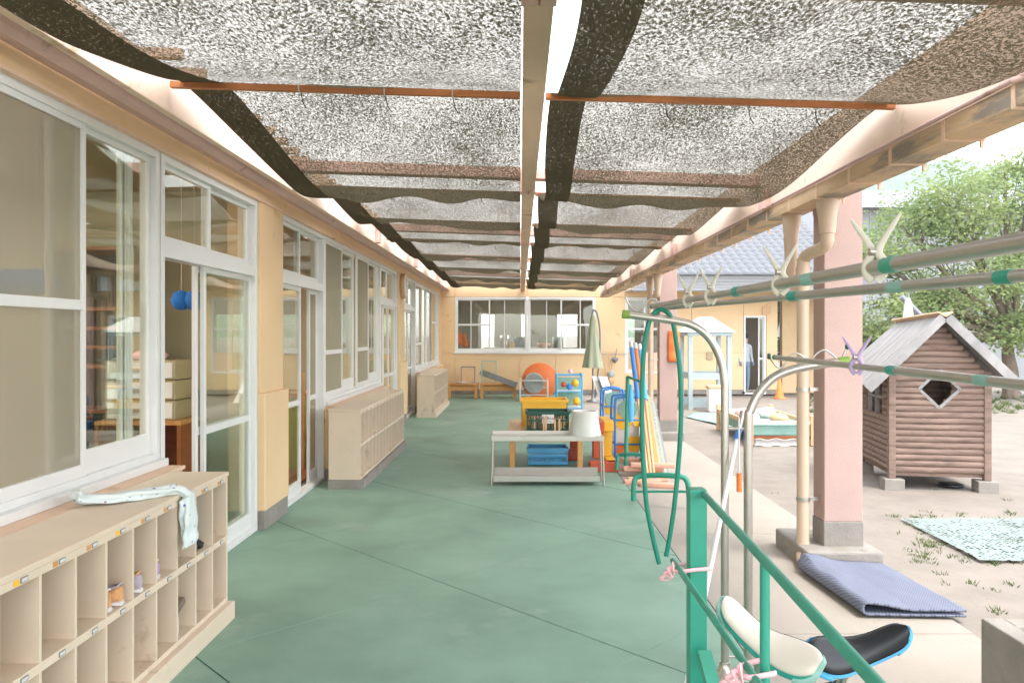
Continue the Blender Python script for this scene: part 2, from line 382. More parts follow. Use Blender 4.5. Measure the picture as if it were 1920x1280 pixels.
# walls under the windows
for a,b in ((.4,D1[0]-.002),(W2[0]+.002,W2[1]-.002),(W3[0]+.002,W3[1]-.002)):
    MB().box(-.2,.13,a,b,.12,.795).build('sill_wall',M['cream'],bl,bevel=.006)
    MB().box(-.2,.125,a,b,-.01,.12).build('plinth',M['concrete'],bl)
    MB().box(-.1,.145,a,b,.797,.818).build('sill_ledge',M['peach'],bl,bevel=.003)
    MB().box(-.1,.045,a,b,.819,.862).build('window_sill',M['alu'],bl,bevel=.004)
# windows and doors
T=(2.07,2.155)
unit(bl,'window',LW,1.5,Yw(300),.862,2.69,[(1.6,Yw(161)+.02,None,None,-.01,'screen',(1.745,)),(Yw(120),Yw(120)+.75,None,None,-.065,'glass',(),(),.1),(Yw(163),Yw(299)-.04,None,None,-.035,'glass',(),(),.12),(Yw(163)+.45,Yw(163)+.5,None,None,-.07,'glass')])
unit(bl,'door_frame',LW,D1[0],D1[1],.0,2.69,[(Yw(392),D1[1]-.045,None,None,-.035,'glass',(.93,),(),.12,.04),(Yw(386),D1[1]-.1,None,None,-.07,'glass',(.93,),(),.12,.04)],transom=T,tsplit=[Yw(400)])
unit(bl,'door_frame',LW,D2[0],D2[1],.0,2.69,[(D2[0]+.045,Yw(571),None,None,-.035,'glass',(.93,),(),.12,.04),(Yw(592),D2[1]-.045,None,None,-.07,'screen',(.93,),(),.12,.04)],transom=T,tsplit=[Yw(567)])
unit(bl,'window',LW,W2[0],W2[1],.862,2.69,[(W2[0]+.045,Yw(644),None,None,-.01,'screen',(1.40,),(),.06),(Yw(643),Yw(669),None,None,-.04,'glass',(),(),.14),(Yw(671),Yw(693),None,None,-.01,'screen',(1.40,)),(Yw(692),W2[1]-.045,None,None,-.04,'glass',(),(),.14),(W2[0]+.045,Yw(669),None,None,-.075,'glass')])
unit(bl,'door_frame',LW,D3[0],D3[1],.0,2.69,[(Yw(723),D3[1]-.045,None,None,-.035,'glass',(.93,),(Yw(733),),.12,.04)],transom=T,tsplit=[Yw(729)])
unit(bl,'door_frame',LW,D4[0],D4[1],.0,2.69,[(D4[0]+.045,Yw(768),None,None,-.035,'glass',(.93,),(),.12,.04),(Yw(770),D4[1]-.045,None,None,-.07,'screen',(.93,),(),.12,.04)],transom=T,tsplit=[Yw(768)])
unit(bl,'window',LW,W3[0],W3[1],.862,2.69,[(W3[0]+.045,Yw(792),None,None,-.01,'screen',(1.40,)),(Yw(791),Yw(801),None,None,-.04,'glass'),(Yw(800),Yw(811),None,None,-.01,'screen'),(Yw(810),19.7,None,None,-.04,'glass',(1.9,))])
# room shell behind the glass
rm=bpy.data.objects.new('room_interior',None); COL.objects.link(rm); rm.parent=bl
MB().box(-7.2,-.26,.4,YB-.2,-.15,-.012).build('room_floor',M['roomfloor'],bl)
MB().box(-7.2,-.26,.4,YB-.2,2.80,2.95).build('room_ceiling',M['roomwall'],bl)
bpy.data.objects.remove(rm)
fw=MB(); zc=[(.0,.9),(2.2,2.8)]
for z0,z1 in zc: fw.box(-7.3,-7.2,.4,YB-.2,z0,z1)
yy=.4
while yy<19: fw.box(-7.3,-7.2,yy,yy+1.1,.9,2.2); yy+=2.7
fw.build('rear_wall',M['roomwall'],bl)
for y in (.4,6.35,13.35): MB().box(-7.2,-.27,y-.06,y+.06,0,2.8).build('partition_wall',M['roomwall'],bl)
for y in (2.6,4.6,8.3,10.6,15.2,17.6):
    for x in (-1.9,-4.6): MB().box(x-.06,x+.06,y-.6,y+.6,2.72,2.76).build('tube_light',M['tubelight'],bl)
# pompom garland, drawers, cabinets seen through the open doors
bo6=at(350,763,6.0)
MB().box(-3.4-XW,-2.72-XW,5.55,6.24,.0,.03).build('cabinet_base',M['mahogany'],bl)
cb=thing('low_cabinet','red brown low cabinet inside the open classroom door','cabinet',(-2.92,5.95,-.012))
MB().box(-.33,.33,-.25,.25,.92,.95).build('top',M['pine'],cb); MB().box(-.33,-.3,-.25,.25,.0,.92).build('side_panel',M['mahogany'],cb); MB().box(.3,.33,-.25,.25,.0,.92).build('side_panel',M['mahogany'],cb)
MB().box(-.3,.3,.2,.25,.0,.92).build('back_panel',M['mahogany'],cb); MB().box(-.3,.3,-.25,.2,.42,.45).build('shelf',M['pine'],cb); MB().box(-.3,.3,-.25,.2,.03,.06).build('shelf',M['pine'],cb)
bc=MB((-2.92,5.85,.44)); bc.grid(lambda a,b:(-2.92-.24+.48*a,5.85-.16+.32*b,.45+.09*math.sin(a*math.pi)*math.sin(b*math.pi)*(1+.5*math.sin(a*17)*math.sin(b*9))),16,10)
solo(bc,'folded_cloth',M['bluecloth'],'crumpled bright blue cloth on the shelf of the red brown cabinet','cloth')
for k,n in enumerate(('bottom','middle','top')):
    z=.94+.155*k; d=thing('storage_drawer','khaki plastic drawer box, %s one of the stack on the brown cabinet'%n,'drawer',(-2.92,5.93,z),0,'drawer boxes stacked on the cabinet')
    MB().box(-.27,.27,-.19,.2,0,.15).build('case',M['khaki'],d,bevel=.008); MB().box(-.25,.25,-.2,-.19,.015,.135).build('front',M['whiteplastic'],d,bevel=.004); MB().box(-.06,.06,-.212,-.2,.06,.09).build('handle',M['khaki'],d)
pk=MB((-2.95,5.92,1.405)); pk.lathe([(.12,0),(.16,.03),(.10,.07),(.02,.085)],(-2.95,5.92,1.405),12)
solo(pk,'tissue_pack',M['ribbon'],'pale pink soft bundle on top of the khaki drawers','bundle')
sh=thing('tall_shelf','tall cream shelf unit with dark openings behind the khaki drawers','shelf',(-3.35,6.0,-.012))
MB().box(-.35,-.32,-.2,.25,0,2.3).build('side_panel',M['roomwall'],sh); MB().box(.32,.35,-.2,.25,0,2.3).build('side_panel',M['roomwall'],sh); MB().box(-.32,.32,.2,.25,0,2.3).build('back_panel',M['black'],sh)
for z in (1.0,1.35,1.5,1.65,1.8,2.27): MB().box(-.32,.32,-.2,.2,z,z+.025).build('shelf',M['mahogany'],sh)
for k in range(7):
    p=at(12+k*19,528,4.05) if k<5 else at(340+(k-5)*24,563,5.3)
    b=MB(p); vs=[]
    b.lathe([(.012,-.07),(.05,-.055),(.072,0),(.05,.055),(.012,.07)],p,9)
    q=solo(b,'pompom',M['bluecloth'],'blue paper pompom hanging inside the classroom '+('behind the screened window' if k<5 else 'above the khaki drawers'),'pompom','blue pompoms strung in the classroom')
    MB((0,0,0)).tube([(0,0,.06),(0,0,2.80-p.z)],.002,4).build('string',M['white'],q)
gc=thing('green_cabinet','lime green and pine cupboard inside the second open door','cupboard',(-2.95,9.3,-.012))
MB().box(-.3,.3,-.3,.3,.0,.85).build('body',M['leafgreen'],gc); MB().box(-.33,.33,-.33,.33,.85,.9).build('top',M['pine'],gc); MB().box(.31,.36,-.36,-.31,0,1.15).build('post',M['wood'],gc)
# clock
c=thing('wall_clock','round cream wall clock on the pilaster between two sliding doors','clock',(XW+.02,13.42,2.47))
MB().lathe([(.21,0),(.225,.02),(.225,.07),(.2,.085)],(0,0,0),28,'x').build('case',M['wood'],c); MB().lathe([(.2,.0855),(.001,.086)],(0,0,0),28,'x').build('face',M['white'],c)
MB().box(.087,.09,-.006,.006,0,.15).build('hand',M['black'],c); MB().box(.087,.09,0,.1,-.006,.006).build('hand',M['black'],c)

# ================================================================ SHOE LOCKERS
CW=.2056
def locker(y1,n,label):
    L=n*CW; t=thing('shoe_locker',label,'locker',(-1.82,y1-L/2,0),0,'shoe lockers along the classroom wall')
    x0,x1=-.165,.17; a,b=-L/2,L/2
    MB().box(x0-.01,x1+.035,a-.012,b+.02,-.006,.095).build('base',M['concrete'] if n==14 else M['locker'],t,bevel=.006)
    MB().box(x0,x1+.004,a-.008,b+.008,.803,.826).build('top',M['locker'],t,bevel=.003)
    MB().box(x0,x0+.012,a,b,.1,.80).build('back_panel',M['locker'],t)
    MB().box(x1-.014,x1,a+.018,b-.018,.772,.802).build('rail',M['locker'],t,bevel=.002)
    for s in (a,b-.018): MB().box(x0+.012,x1,s,s+.018,.096,.802).build('side_panel',M['locker'],t,bevel=.002)
    MB().box(x0+.012,x1,a+.018,b-.018,.097,.122).build('shelf',M['locker'],t,bevel=.002)
    sh=MB().box(x0+.012,x1,a+.018,b-.018,.438,.471).build('shelf',M['locker'],t,bevel=.002)
    dm=None
    for k in range(1,n):
        y=a+k*CW
        for (z0,z1) in ((.1225,.4375),(.4715,.7715)):
            nm='divider'
            MB().box(x0+.012,x1-.001,y-.007,y+.007,z0,z1).build(nm,M['locker'],t)
    for k in range(n):
        y=a+(k+.5)*CW
        for z in (.782,.449):
            MB().box(x1+.0002,x1+.003,y-.002,y+.034,z-.004,z+.014).build('name_holder',M['steelgrey'],t)
            MB().box(x1+.003,x1+.0036,y+.001,y+.031,z-.001,z+.011).build('name_card',M['white'],t)
            if z>.6: MB().box(x1+.0002,x1+.0014,y-.036,y-.008,z-.005,z+.014).build('sticker',M['pine' if k%3 else 'yellow'],t)
    return t
locker(4.215,12,'long beige shoe locker under the screened window with a towel on top')
locker(10.62,14,'closed-ended beige shoe locker beside the second sliding door')
locker(17.05,13,'small beige shoe locker close to the pine benches')
XF=-1.65
def shoe(p,rz,m1,m2,label,s=1.0):
    t=thing('child_shoe',label,'shoe',p,rz,'shoes in the locker cells')
    def loft(prof,m,nm):
        mb=MB(); n=12; vs=[]
        for (x,w,z0,z1) in prof:
            for k in range(n):
                a=2*math.pi*k/n; vs.append((x*s,w*s*math.cos(a),(z0+z1)/2*s+(z1-z0)/2*s*math.sin(a)))
        fs=[(i*n+k,i*n+(k+1)%n,(i+1)*n+(k+1)%n,(i+1)*n+k) for i in range(len(prof)-1) for k in range(n)]
        mb.add(vs,fs,True); mb.add(vs[:n],[tuple(range(n))[::-1]]); mb.add(vs[-n:],[tuple(range(n))]); return mb.build(nm,m,t)
    loft([(-.082,.018,0,.02),(-.07,.03,0,.022),(0,.031,0,.02),(.05,.036,0,.02),(.082,.022,0,.02)],M['white'],'sole')
    loft([(-.08,.014,.015,.075),(-.068,.026,.012,.085),(-.02,.028,.012,.07),(.03,.032,.012,.05),(.062,.028,.012,.04),(.078,.014,.012,.03)],m1,'upper')
    mb=MB(); mb.tube([(-.07*s,-.02*s,.084*s),(-.075*s,0,.092*s),(-.07*s,.02*s,.084*s),(-.02*s,.022*s,.072*s),(0,0,.066*s),(-.02*s,-.022*s,.072*s)],.005*s,6,closed=True).build('collar',m2,t)
cy=lambda k:4.215-CW*(k+.5)
M['shoeorange']=mat('orange_canvas',(.62,.32,.14),.8,var=.2,scale=30); M['shoegrey']=mat('grey_blue_canvas',(.42,.36,.40),.8,var=.15,scale=25); M['shoelilac']=mat('lilac_canvas',(.42,.30,.50),.8,var=.2,scale=30)
shoe((XF-.10,cy(5)-.045,.472),math.pi,M['shoeorange'],M['white'],'orange canvas child shoe, one of a pair in the locker cell')
shoe((XF-.09,cy(5)+.03,.472),math.pi,M['shoeorange'],M['shoegrey'],'orange canvas child shoe with a grey collar in the locker cell')
shoe((XF-.09,cy(4)-.02,.472),math.pi,M['shoegrey'],M['shoeorange'],'grey and orange child shoe alone in its locker cell')
shoe((XF-.10,cy(3)-.04,.472),math.pi,M['shoelilac'],M['white'],'lilac child shoe with a white collar in its locker cell',.95)
for k,dy in enumerate((-.035,.035)):
    p=Vector((XF-.11,cy(1)+dy,.472)); b=MB(p)
    b.tube([p+Vector(q) for q in ((0,0,.0),(0,0,.05),(-.004,0,.14),(-.006,0,.235))],[.034,.033,.036,.041],14,cap=False)
    b.tube([p+Vector(q) for q in ((.0,0,.022),(.05,0,.022),(.085,0,.018))],[.034,.032,.016],10)
    b.tube([p+Vector((-.006,0,.235)),p+Vector((-.006,0,.243))],[.043,.043],14,cap=False)
    solo(b,'rain_boot',M['black'],'black rubber rain boot standing in the locker under the towel end','boot','pair of rain boots')
p=Vector((XF-.09,cy(0)-.03,.472)); b=MB(p); b.grid(lambda a,c:p+Vector((-.05+.1*a,-.04+.08*c,.05+.05*noise.noise(Vector((a*4,c*4,1)))+.09*math.sin(a*3.14)*math.sin(c*3.14))),10,10)
solo(b,'crumpled_tissue',M['white'],'crumpled white tissue in the last upper locker cell','tissue')
p=Vector((XF-.08,cy(2)-.03,.123)); t=thing('hand_brush','dark bristled hand brush on a white block in a lower locker cell','brush',p)
MB().box(-.03,.05,-.03,.01,0,.09).build('block',M['white'],t,bevel=.006)
b=MB(); b.obox((.03,.01,.12),(.035,.16,.035),(1,0,0),(0,1,.35),(0,-.35,1)); b.build('bristles',M['bark'],t,bevel=.006)
# towel: twisted scarf lying across the locker top and hanging over its front
path=spline([(-2.0,3.36,.90),(-1.985,3.37,.86),(-1.9,3.42,.849),(-1.8,3.5,.850),(-1.71,3.57,.851),(-1.655,3.61,.852),(-1.628,3.635,.815),(-1.622,3.65,.73),(-1.622,3.665,.64),(-1.62,3.67,.575)],7)
tb=MB((-1.82,3.5,.827)); n=18; vs=[]
for i,p in enumerate(path):
    s=i/(len(path)-1); wd=.044+.012*math.sin(s*9)+.05*max(0,s-.55)+.02*max(0,.12-s)*8*.3
    tg=(path[min(i+1,len(path)-1)]-path[max(i-1,0)]).normalized(); hz=Vector((0,0,1)) if s<.66 else Vector((1,0,0)); sd_=tg.cross(hz).normalized(); up=sd_.cross(tg)
    for k in range(n):
        a=2*math.pi*k/n; r=1+.25*math.sin(a*4+s*14)+.4*noise.noise(Vector((s*14,a,3)))
        vs.append(p+sd_*wd*r*math.cos(a)+up*.021*r*math.sin(a))
tb.add(vs,[(i*n+k,i*n+(k+1)%n,(i+1)*n+(k+1)%n,(i+1)*n+k) for i in range(len(path)-1) for k in range(n)],True); tb.add(vs[:n],[tuple(range(n))[::-1]]); tb.add(vs[-n:],[tuple(range(n))])
def _towel(t):
    N=t.nodes; L=t.links; tc=N.new('ShaderNodeTexCoord'); vo=N.new('ShaderNodeTexVoronoi'); vo.inputs['Scale'].default_value=21; L.new(tc.outputs['Object'],vo.inputs[0])
    lt=N.new('ShaderNodeMath'); lt.operation='LESS_THAN'; lt.inputs[1].default_value=.15; L.new(vo.outputs['Distance'],lt.inputs[0])
    hsv=N.new('ShaderNodeHueSaturation'); hsv.inputs['Saturation'].default_value=.9; hsv.inputs['Value'].default_value=.5; L.new(vo.outputs['Color'],hsv.inputs['Color'])
    mx=N.new('ShaderNodeMix'); mx.data_type='RGBA'; mx.inputs['A'].default_value=(.62,.68,.66,1); L.new(lt.outputs[0],mx.inputs['Factor']); L.new(hsv.outputs[0],mx.inputs['B'])
    b=N.new('ShaderNodeBsdfPrincipled'); b.inputs['Roughness'].default_value=.9; L.new(mx.outputs['Result'],b.inputs['Base Color']); return b.outputs[0]
solo(tb,'towel',shader_mat('printed_towel',_towel),'white child towel with small coloured prints draped over the long shoe locker','towel')

# ================================================================ CANOPY
zr=lambda x:2.93-.034*(x+1.88)       # batten line
cn=thing('canopy','timber canopy frame with milky corrugated roof over the corridor','canopy',(0,0,0))
# corrugated roof sheet
rs=MB(); ny=int(21.2/.019); vs=[]
for j in range(ny+1):
    y=-1.2+j*.019; z=.009*math.sin(y/.076*2*math.pi)
    for x in (-2.42,2.72): vs.append((x,y,zr(x)+.20+z))
rs.add(vs,[(2*j,2*j+1,2*j+3,2*j+2) for j in range(ny)],True); rs.build('roof_sheet',M['polyroof'],cn)
for y in [3.98+.3*k for k in range(52)]: MB().beam((-2.3,y,zr(-2.3)+.165),(-1.80,y,zr(-1.80)+.165),.045,.05).build('rafter_end',M['valance'],cn)
for y in (2.75,6.25,9.78,13.35,16.9): MB().beam((-1.88,y,zr(-1.88)+.075),(1.98,y,zr(1.98)+.075),.12,.09).build('cross_beam',M['pinkwood'],cn,bevel=.004)
FR=[-1.0,2.62,6.2,9.8,13.4,17.0,19.95]
for a,b in zip(FR[:-1],FR[1:]):
    MB().box(.012,.122,a+.05,b-.05,2.775,2.93).build('center_beam',M['peach'],cn,bevel=.004)
    MB().box(.004,.062,b-.10,b+.04,2.765,2.95).build('bracket',M['pinkwood'],cn,bevel=.003); MB().box(.072,.13,b-.10,b+.04,2.765,2.95).build('bracket',M['pinkwood'],cn,bevel=.003)
MB().box(-1.93,-1.882,-1,YB-.01,2.79,3.02).build('wall_beam',M['valance'],cn,bevel=.004)
MB().box(1.985,2.035,-1,18.6,2.603,2.99).build('eaves_beam',M['valance'],cn,bevel=.004)
for y in (6.25,9.78,13.35,16.9):
    MB().box(-1.879,-1.83,y-.07,y+.07,2.80,2.95).build('bracket',M['pinkwood'],cn,bevel=.003); MB().box(1.93,1.982,y-.33,y-.19,2.60,2.75).build('bracket',M['pinkwood'],cn,bevel=.003)
BT=[1.1,3.96,6.72,8.6,10.4,12.5,14.8,17.2,19.5]
for y in BT:
    MB().beam((-1.86,y+.02,zr(-1.86)),(.0,y,zr(0)),.032,.032).build('batten',M['batten'],cn); MB().beam((.135,y,zr(.135)),(1.97,y-.03,zr(1.97)),.032,.032).build('batten',M['batten'],cn)
# wall side gutter: half round, dusty pink
gl=MB(); pf=[(-2.118,2.80),(-2.10,2.792),(-2.05,2.772),(-2.0,2.765),(-1.965,2.785),(-1.945,2.82),(-1.943,2.862),(-1.955,2.862),(-1.957,2.825),(-2.0,2.79),(-2.05,2.79),(-2.118,2.815)]
gl.prism(pf,-1.0,YB-.01,lambda a,b,d:(a,d,b)); go=gl.build('wall_gutter',M['gutterpink']); tag(go,'dusty pink half round gutter along the top of the classroom wall','gutter')
# eaves box gutter with peeling paint
eg=thing('eaves_gutter','peeling ochre box gutter along the playground side of the canopy','gutter',(2.07,0,2.5))
y=-1.0
while y<18.3:
    MB((2.07,0,2.5)).box(1.985,2.17,y+.002,y+.498,2.512,2.60).build('gutter_section',M['gutterold'],eg,bevel=.003)
    MB((2.07,0,2.5)).box(1.98,2.178,y-.012,y+.012,2.506,2.602).build('joint_band',M['peach'],eg)
    MB((2.07,0,2.5)).box(2.158,2.174,y-.006,y+.006,2.474,2.506).build('hook',M['peach'],eg); y+=.5
pc=MB(); pc.tube([(1.962,-1,2.612),(1.962,17.9,2.612)],.012,8); tag(pc.build('conduit',M['gutterpink']),'thin pink conduit pipe running along the eaves beam','conduit')
pc=MB(); pc.tube(spline([(1.95,2.95,2.60),(2.0,2.85,2.60),(2.15,2.78,2.585),(2.4,2.76,2.54),(2.9,2.75,2.46)],6),.014,8); tag(pc.build('branch_conduit',M['gutterpink']),'curved pink conduit branching out over the playground','conduit')

# ---- shade nets
def net(name,x0,x1,edge,label):
    t=thing(name,label,'shade net',((x0+x1)/2,0,2.9),0,'shade nets under the canopy roof'); o=(( x0+x1)/2,0,2.9)
    def surf(a,y,off=0):
        k=max([i for i in range(len(BT)) if BT[i]<=y] or [-1]); y0=BT[k] if k>=0 else -1.2; y1=BT[k+1] if k+1<len(BT) else 19.9
        s=(y-y0)/(y1-y0); L=y1-y0; q_=s if k<1 else s**1.5; bow=4*q_*(1-q_)
        sag=(.088 if k<3 else .062)*L*bow*(1+.25*noise.noise(Vector((a*2.2+k*7,k*3,x0))))
        sag+=.03*bow*noise.noise(Vector((a*5,y*.7,x0*5)))*2+ .05*max(0,s-.6)*noise.noise(Vector((a*4+k*5,1,x0)))*bow*3
        xa=x0+.10*bow*(1-a)*(1 if edge=='l' else .3)+.03*noise.noise(Vector((y*.9,x0,0)))*(1-a); xb=x1-.10*bow*a*(0 if edge=='l' else 1)
        x=xa+(xb-xa)*a
        return (x,y,zr(x)+.022-sag+off)
    NY=330
    b=MB(o); b.grid(lambda a,c:surf(a,-.9+20.5*c),36,NY); b.build('net_cloth',M['net'],t)
    w=.13 if edge=='l' else .11
    b=MB(o); b.grid(lambda a,c:surf(a*w,-.9+20.5*c,-.006),4,NY); b.build('selvage',M['netedge'],t)
    for y in BT[1:6]:
        for f in (.35,.6,.8):
            x=x0+(x1-x0)*f; z=zr(x); MB(o).tube([(x,y-.021,z+.012),(x,y-.021,z-.02),(x,y+.021,z-.02),(x,y+.021,z+.012)],.004,5).build('tie',M['white'],t)
            MB(o).tube([(x,y+.02,z-.018),(x+.01,y+.03,z-.07),(x+.03,y+.03,z-.1)],.0025,4).build('tie_end',M['black'],t)
net('shade_net',-1.80,.004,'l','black shade net sagging between the classroom wall and the centre beam')
net('shade_net',.155,1.93,'r','black shade net sagging between the centre beam and the playground eaves')

# ================================================================ PILLARS + DOWNPIPES
def pillar(dy,label):
    t=thing('pillar',label,'pillar',(2.275,5.35+dy,-.02),0,'pink pillars carrying the canopy'); o=(2.275,5.35+dy,-.02)
    MB(o).box(2.14,2.41,5.25+dy,5.45+dy,.285,3.04).build('shaft',M['pink'],t,bevel=.006)
    MB(o).box(2.135,2.415,5.245+dy,5.455+dy,.11,.285).build('foot',M['concrete'],t,bevel=.006)
    MB(o).box(1.965,2.49,5.1+dy,5.75+dy,-.15,.115).build('plinth',M['concrete'],t,bevel=.015)
    d=thing('downpipe','beige plastic downpipe with two gutter funnels clamped to the pink pillar '+('by the blue mat' if dy==0 else 'with the orange bag'),'downpipe',(2.02,5.33+dy,-.012),0,'downpipes on the pillars'); o=(2.02,5.33+dy,-.012)
    P=lambda x,y,z:(x,y+dy,z)
    MB(o).tube([P(2.02,5.33,2.14),P(2.02,5.33,.09)],.043,16).build('main_pipe',M['pvc'],d)
    MB(o).tube(spline([P(2.02,5.33,.12),P(2.02,5.32,.05),P(1.99,5.25,.035),P(1.95,5.1,.035)],5),.046,14).build('shoe_elbow',M['pvc'],d)
    # funnel over the near section and its elbow run
    MB(o).tube([P(2.075,5.04,2.51),P(2.075,5.04,2.47),P(2.075,5.04,2.40),P(2.075,5.04,2.28)],[.075,.072,.06,.05],16).build('funnel',M['pvc'],d)
    MB(o).tube(spline([P(2.075,5.04,2.30),P(2.075,5.05,2.22),P(2.065,5.12,2.19),P(2.04,5.25,2.17),P(2.025,5.32,2.14),P(2.02,5.33,2.07)],5),.043,14).build('elbow',M['pvc'],d)
    MB(o).tube([P(2.075,5.70,2.51),P(2.075,5.70,2.46),P(2.07,5.70,2.36),P(2.07,5.70,2.05)],[.07,.068,.055,.042],16).build('funnel',M['pvc'],d)
    MB(o).tube(spline([P(2.07,5.70,2.08),P(2.07,5.69,2.0),P(2.06,5.6,1.96),P(2.03,5.40,1.94)],5),.04,14).build('elbow',M['pvc'],d)
    for z in (2.05,1.93): MB(o).tube([P(2.02,5.33,z-.03),P(2.02,5.33,z+.03)],.05,16).build('collar',M['pvc'],d)
    for z in (1.21,.43):
        MB(o).tube([P(2.02,5.33,z-.014),P(2.02,5.33,z+.014)],.048,16).build('clamp',M['steel'],d); MB(o).box(2.06,2.14,5.32+dy,5.34+dy,z-.012,z+.012).build('clamp_arm',M['steel'],d)
pillar(0,'pink stucco pillar on a grey concrete foot beside the blue mat')
pillar(6.2,'pink stucco pillar with an orange bag hanging on it')
# ================================================================ BACK BUILDING
bb=thing('back_building','cream single storey block with pale tiled roof closing the end of the corridor','building',(0,YB,0))
bo=(0,YB,0); BW=lambda a,d,z:(a,-d,z)       # local: y=-d
def Xb(u): return (u-CU)/F*YB
def wallbox(x0,x1,z0,z1,nm='wall_panel'): return MB().box(x0,x1,0,.2,z0,z1).build(nm,M['cream'],bb,bevel=.003)
wx0,wx1=Xb(853),Xb(1117); rx0,rx1=Xb(1172),Xb(1246); dx0,dx1=Xb(1394),Xb(1437)
# panels with open joints
xs=[wx0,-.95,-.02,.95,wx1]
for a,b in zip(xs[:-1],xs[1:]): wallbox(a+.004,b-.004,.12,1.11)
for a,b in ((-2.16,wx0),(wx1,rx0),(rx1,4.6),(4.6,dx0),(dx1,Xb(1458))):
    for z0,z1 in ((.12,1.11),(1.116,2.60),(2.606,3.2)): wallbox(a+.004,b-.004,z0,z1)
wallbox(wx0+.004,.2,2.606,3.2); wallbox(.206,wx1-.004,2.606,3.2); wallbox(rx0+.004,rx1-.004,2.606,3.2); wallbox(rx0+.004,rx1-.004,.12,.56); wallbox(dx0+.004,dx1-.004,2.1,3.2)
MB().box(-2.16,Xb(1458)-.01,.02,.18,.0,.119).build('plinth',M['concrete'],bb)
MB().box(-2.14,dx0-.01,.03,.19,.12,1.115).build('wall_backing',M['peach'],bb)
mid=Xb(989)
unit(bb,'window',BW,wx0,mid-.002,1.13,2.60,[(wx0+.05,Xb(919),None,None,-.01,'glass',(1.86,),(Xb(883),),.05),(Xb(916),mid-.05,None,None,-.05,'glass',(),(Xb(946),),.05)],fw=.055)
unit(bb,'window',BW,mid+.002,wx1,1.13,2.60,[(mid+.05,Xb(1054),None,None,-.05,'glass',(),(Xb(1025),),.05),(Xb(1051),wx1-.05,None,None,-.01,'glass',(1.86,),(Xb(1088),),.05)],fw=.055)
MB().box(wx0-.03,wx1+.03,-.06,.1,1.085,1.128).build('window_sill',M['alu'],bb,bevel=.004)
unit(bb,'window',BW,rx0,rx1,.565,2.60,[(rx0+.05,(rx0+rx1)/2+.02,None,None,-.01,'glass',(1.75,),(),.06),((rx0+rx1)/2-.02,rx1-.05,None,None,-.05,'glass',(1.75,),(),.06)],fw=.055)
unit(bb,'door_frame',BW,dx0+.01,dx1-.01,0,2.1,[(dx1-.2,dx1-.055,None,None,-.05,'glass',(.95,),(),.1)],fw=.05)
# room behind
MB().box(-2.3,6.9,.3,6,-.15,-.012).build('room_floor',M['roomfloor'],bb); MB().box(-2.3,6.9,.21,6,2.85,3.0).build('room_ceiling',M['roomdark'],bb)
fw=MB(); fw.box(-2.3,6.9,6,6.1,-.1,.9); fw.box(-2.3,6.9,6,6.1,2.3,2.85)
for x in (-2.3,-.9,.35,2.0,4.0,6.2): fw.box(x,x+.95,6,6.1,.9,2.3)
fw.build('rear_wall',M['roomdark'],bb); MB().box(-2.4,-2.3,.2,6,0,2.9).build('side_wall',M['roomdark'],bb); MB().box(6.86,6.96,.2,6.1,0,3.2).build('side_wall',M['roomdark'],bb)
for x,y in ((-1.2,2.2),(1.0,2.2),(-.2,4.2),(4,3)): MB().box(x-.5,x+.5,y-.06,y+.06,2.76,2.8).build('tube_light',M['tubelight'],bb)
for x,l in ((-1.35,'orange bag'),):
    pass
ck=thing('kitchen_counter','dark counter with pots inside the back building window','counter',(.0,21.6,-.012))
MB().box(-1.0,1.6,0,.6,0,1.2).build('body',M['steelgrey'],ck); MB().box(-1.05,1.65,-.03,.63,1.2,1.24).build('top',M['steel'],ck)
for k,(x,m,r,h) in enumerate(((-.45,'steel',.16,.35),(.0,'black',.2,.3),(-.2,'yellow',.12,.14),(.7,'terracotta',.2,.12),(1.1,'paleblue',.16,.3))):
    b=MB((x,21.85,1.228)); b.lathe([(r*.9,0),(r,.02),(r,h),(r*.96,h),(r*.94,.03)],(x,21.85,1.228),16)
    solo(b,'pot',M[m],['tall steel pot','wide black pot','small yellow tub','flat terracotta bowl','pale blue canister'][k]+' on the counter behind the back window','pot')
b=MB(at(867,640,20.5)); p=at(867,640,20.5); b.grid(lambda a,c:p+Vector((-.12+.3*a*(1-.4*c),.05*math.sin(a*5),-.12+.34*c+.05*math.sin(a*7))),8,8); 
solo(b,'hanging_cloth',M['orange'],'red orange cloth hanging inside the back building window','cloth',solid=.01)
# eaves, fascia boards and tiled roof
EY=18.75-YB; EZ=3.10
for k in range(4): MB().box(2.8,9.2,EY+.02+.004*k,EY+.05+.004*k,2.76+.082*k,2.838+.082*k).build('fascia_board',M['siding'],bb,bevel=.004)
MB().box(2.8,9.2,EY+.05,0,2.74,2.76).build('soffit',M['white'],bb); MB().box(2.8,9.2,EY-.06,EY+.03,2.69,2.745).build('gutter',M['steelgrey'],bb,bevel=.01)
SL=.50; dk=MB(); dk.add([(2.8,EY,EZ-.01),(9.2,EY,EZ-.01),(9.2,EY+6,EZ-.01+6*SL),(2.8,EY+6,EZ-.01+6*SL)],[(0,1,2,3)]); rf=dk.build('roof',M['tile'],bb)
dk=MB(); dk.prism([(EY+.06,2.765),(EY+.06,EZ-.02),(EY+6,EZ-.03+6*SL),(EY+12,EZ-.03),(6.2,2.765)],2.86,2.9,lambda a,b,d:(d,a,b)); dk.build('gable',M['cream'],bb)
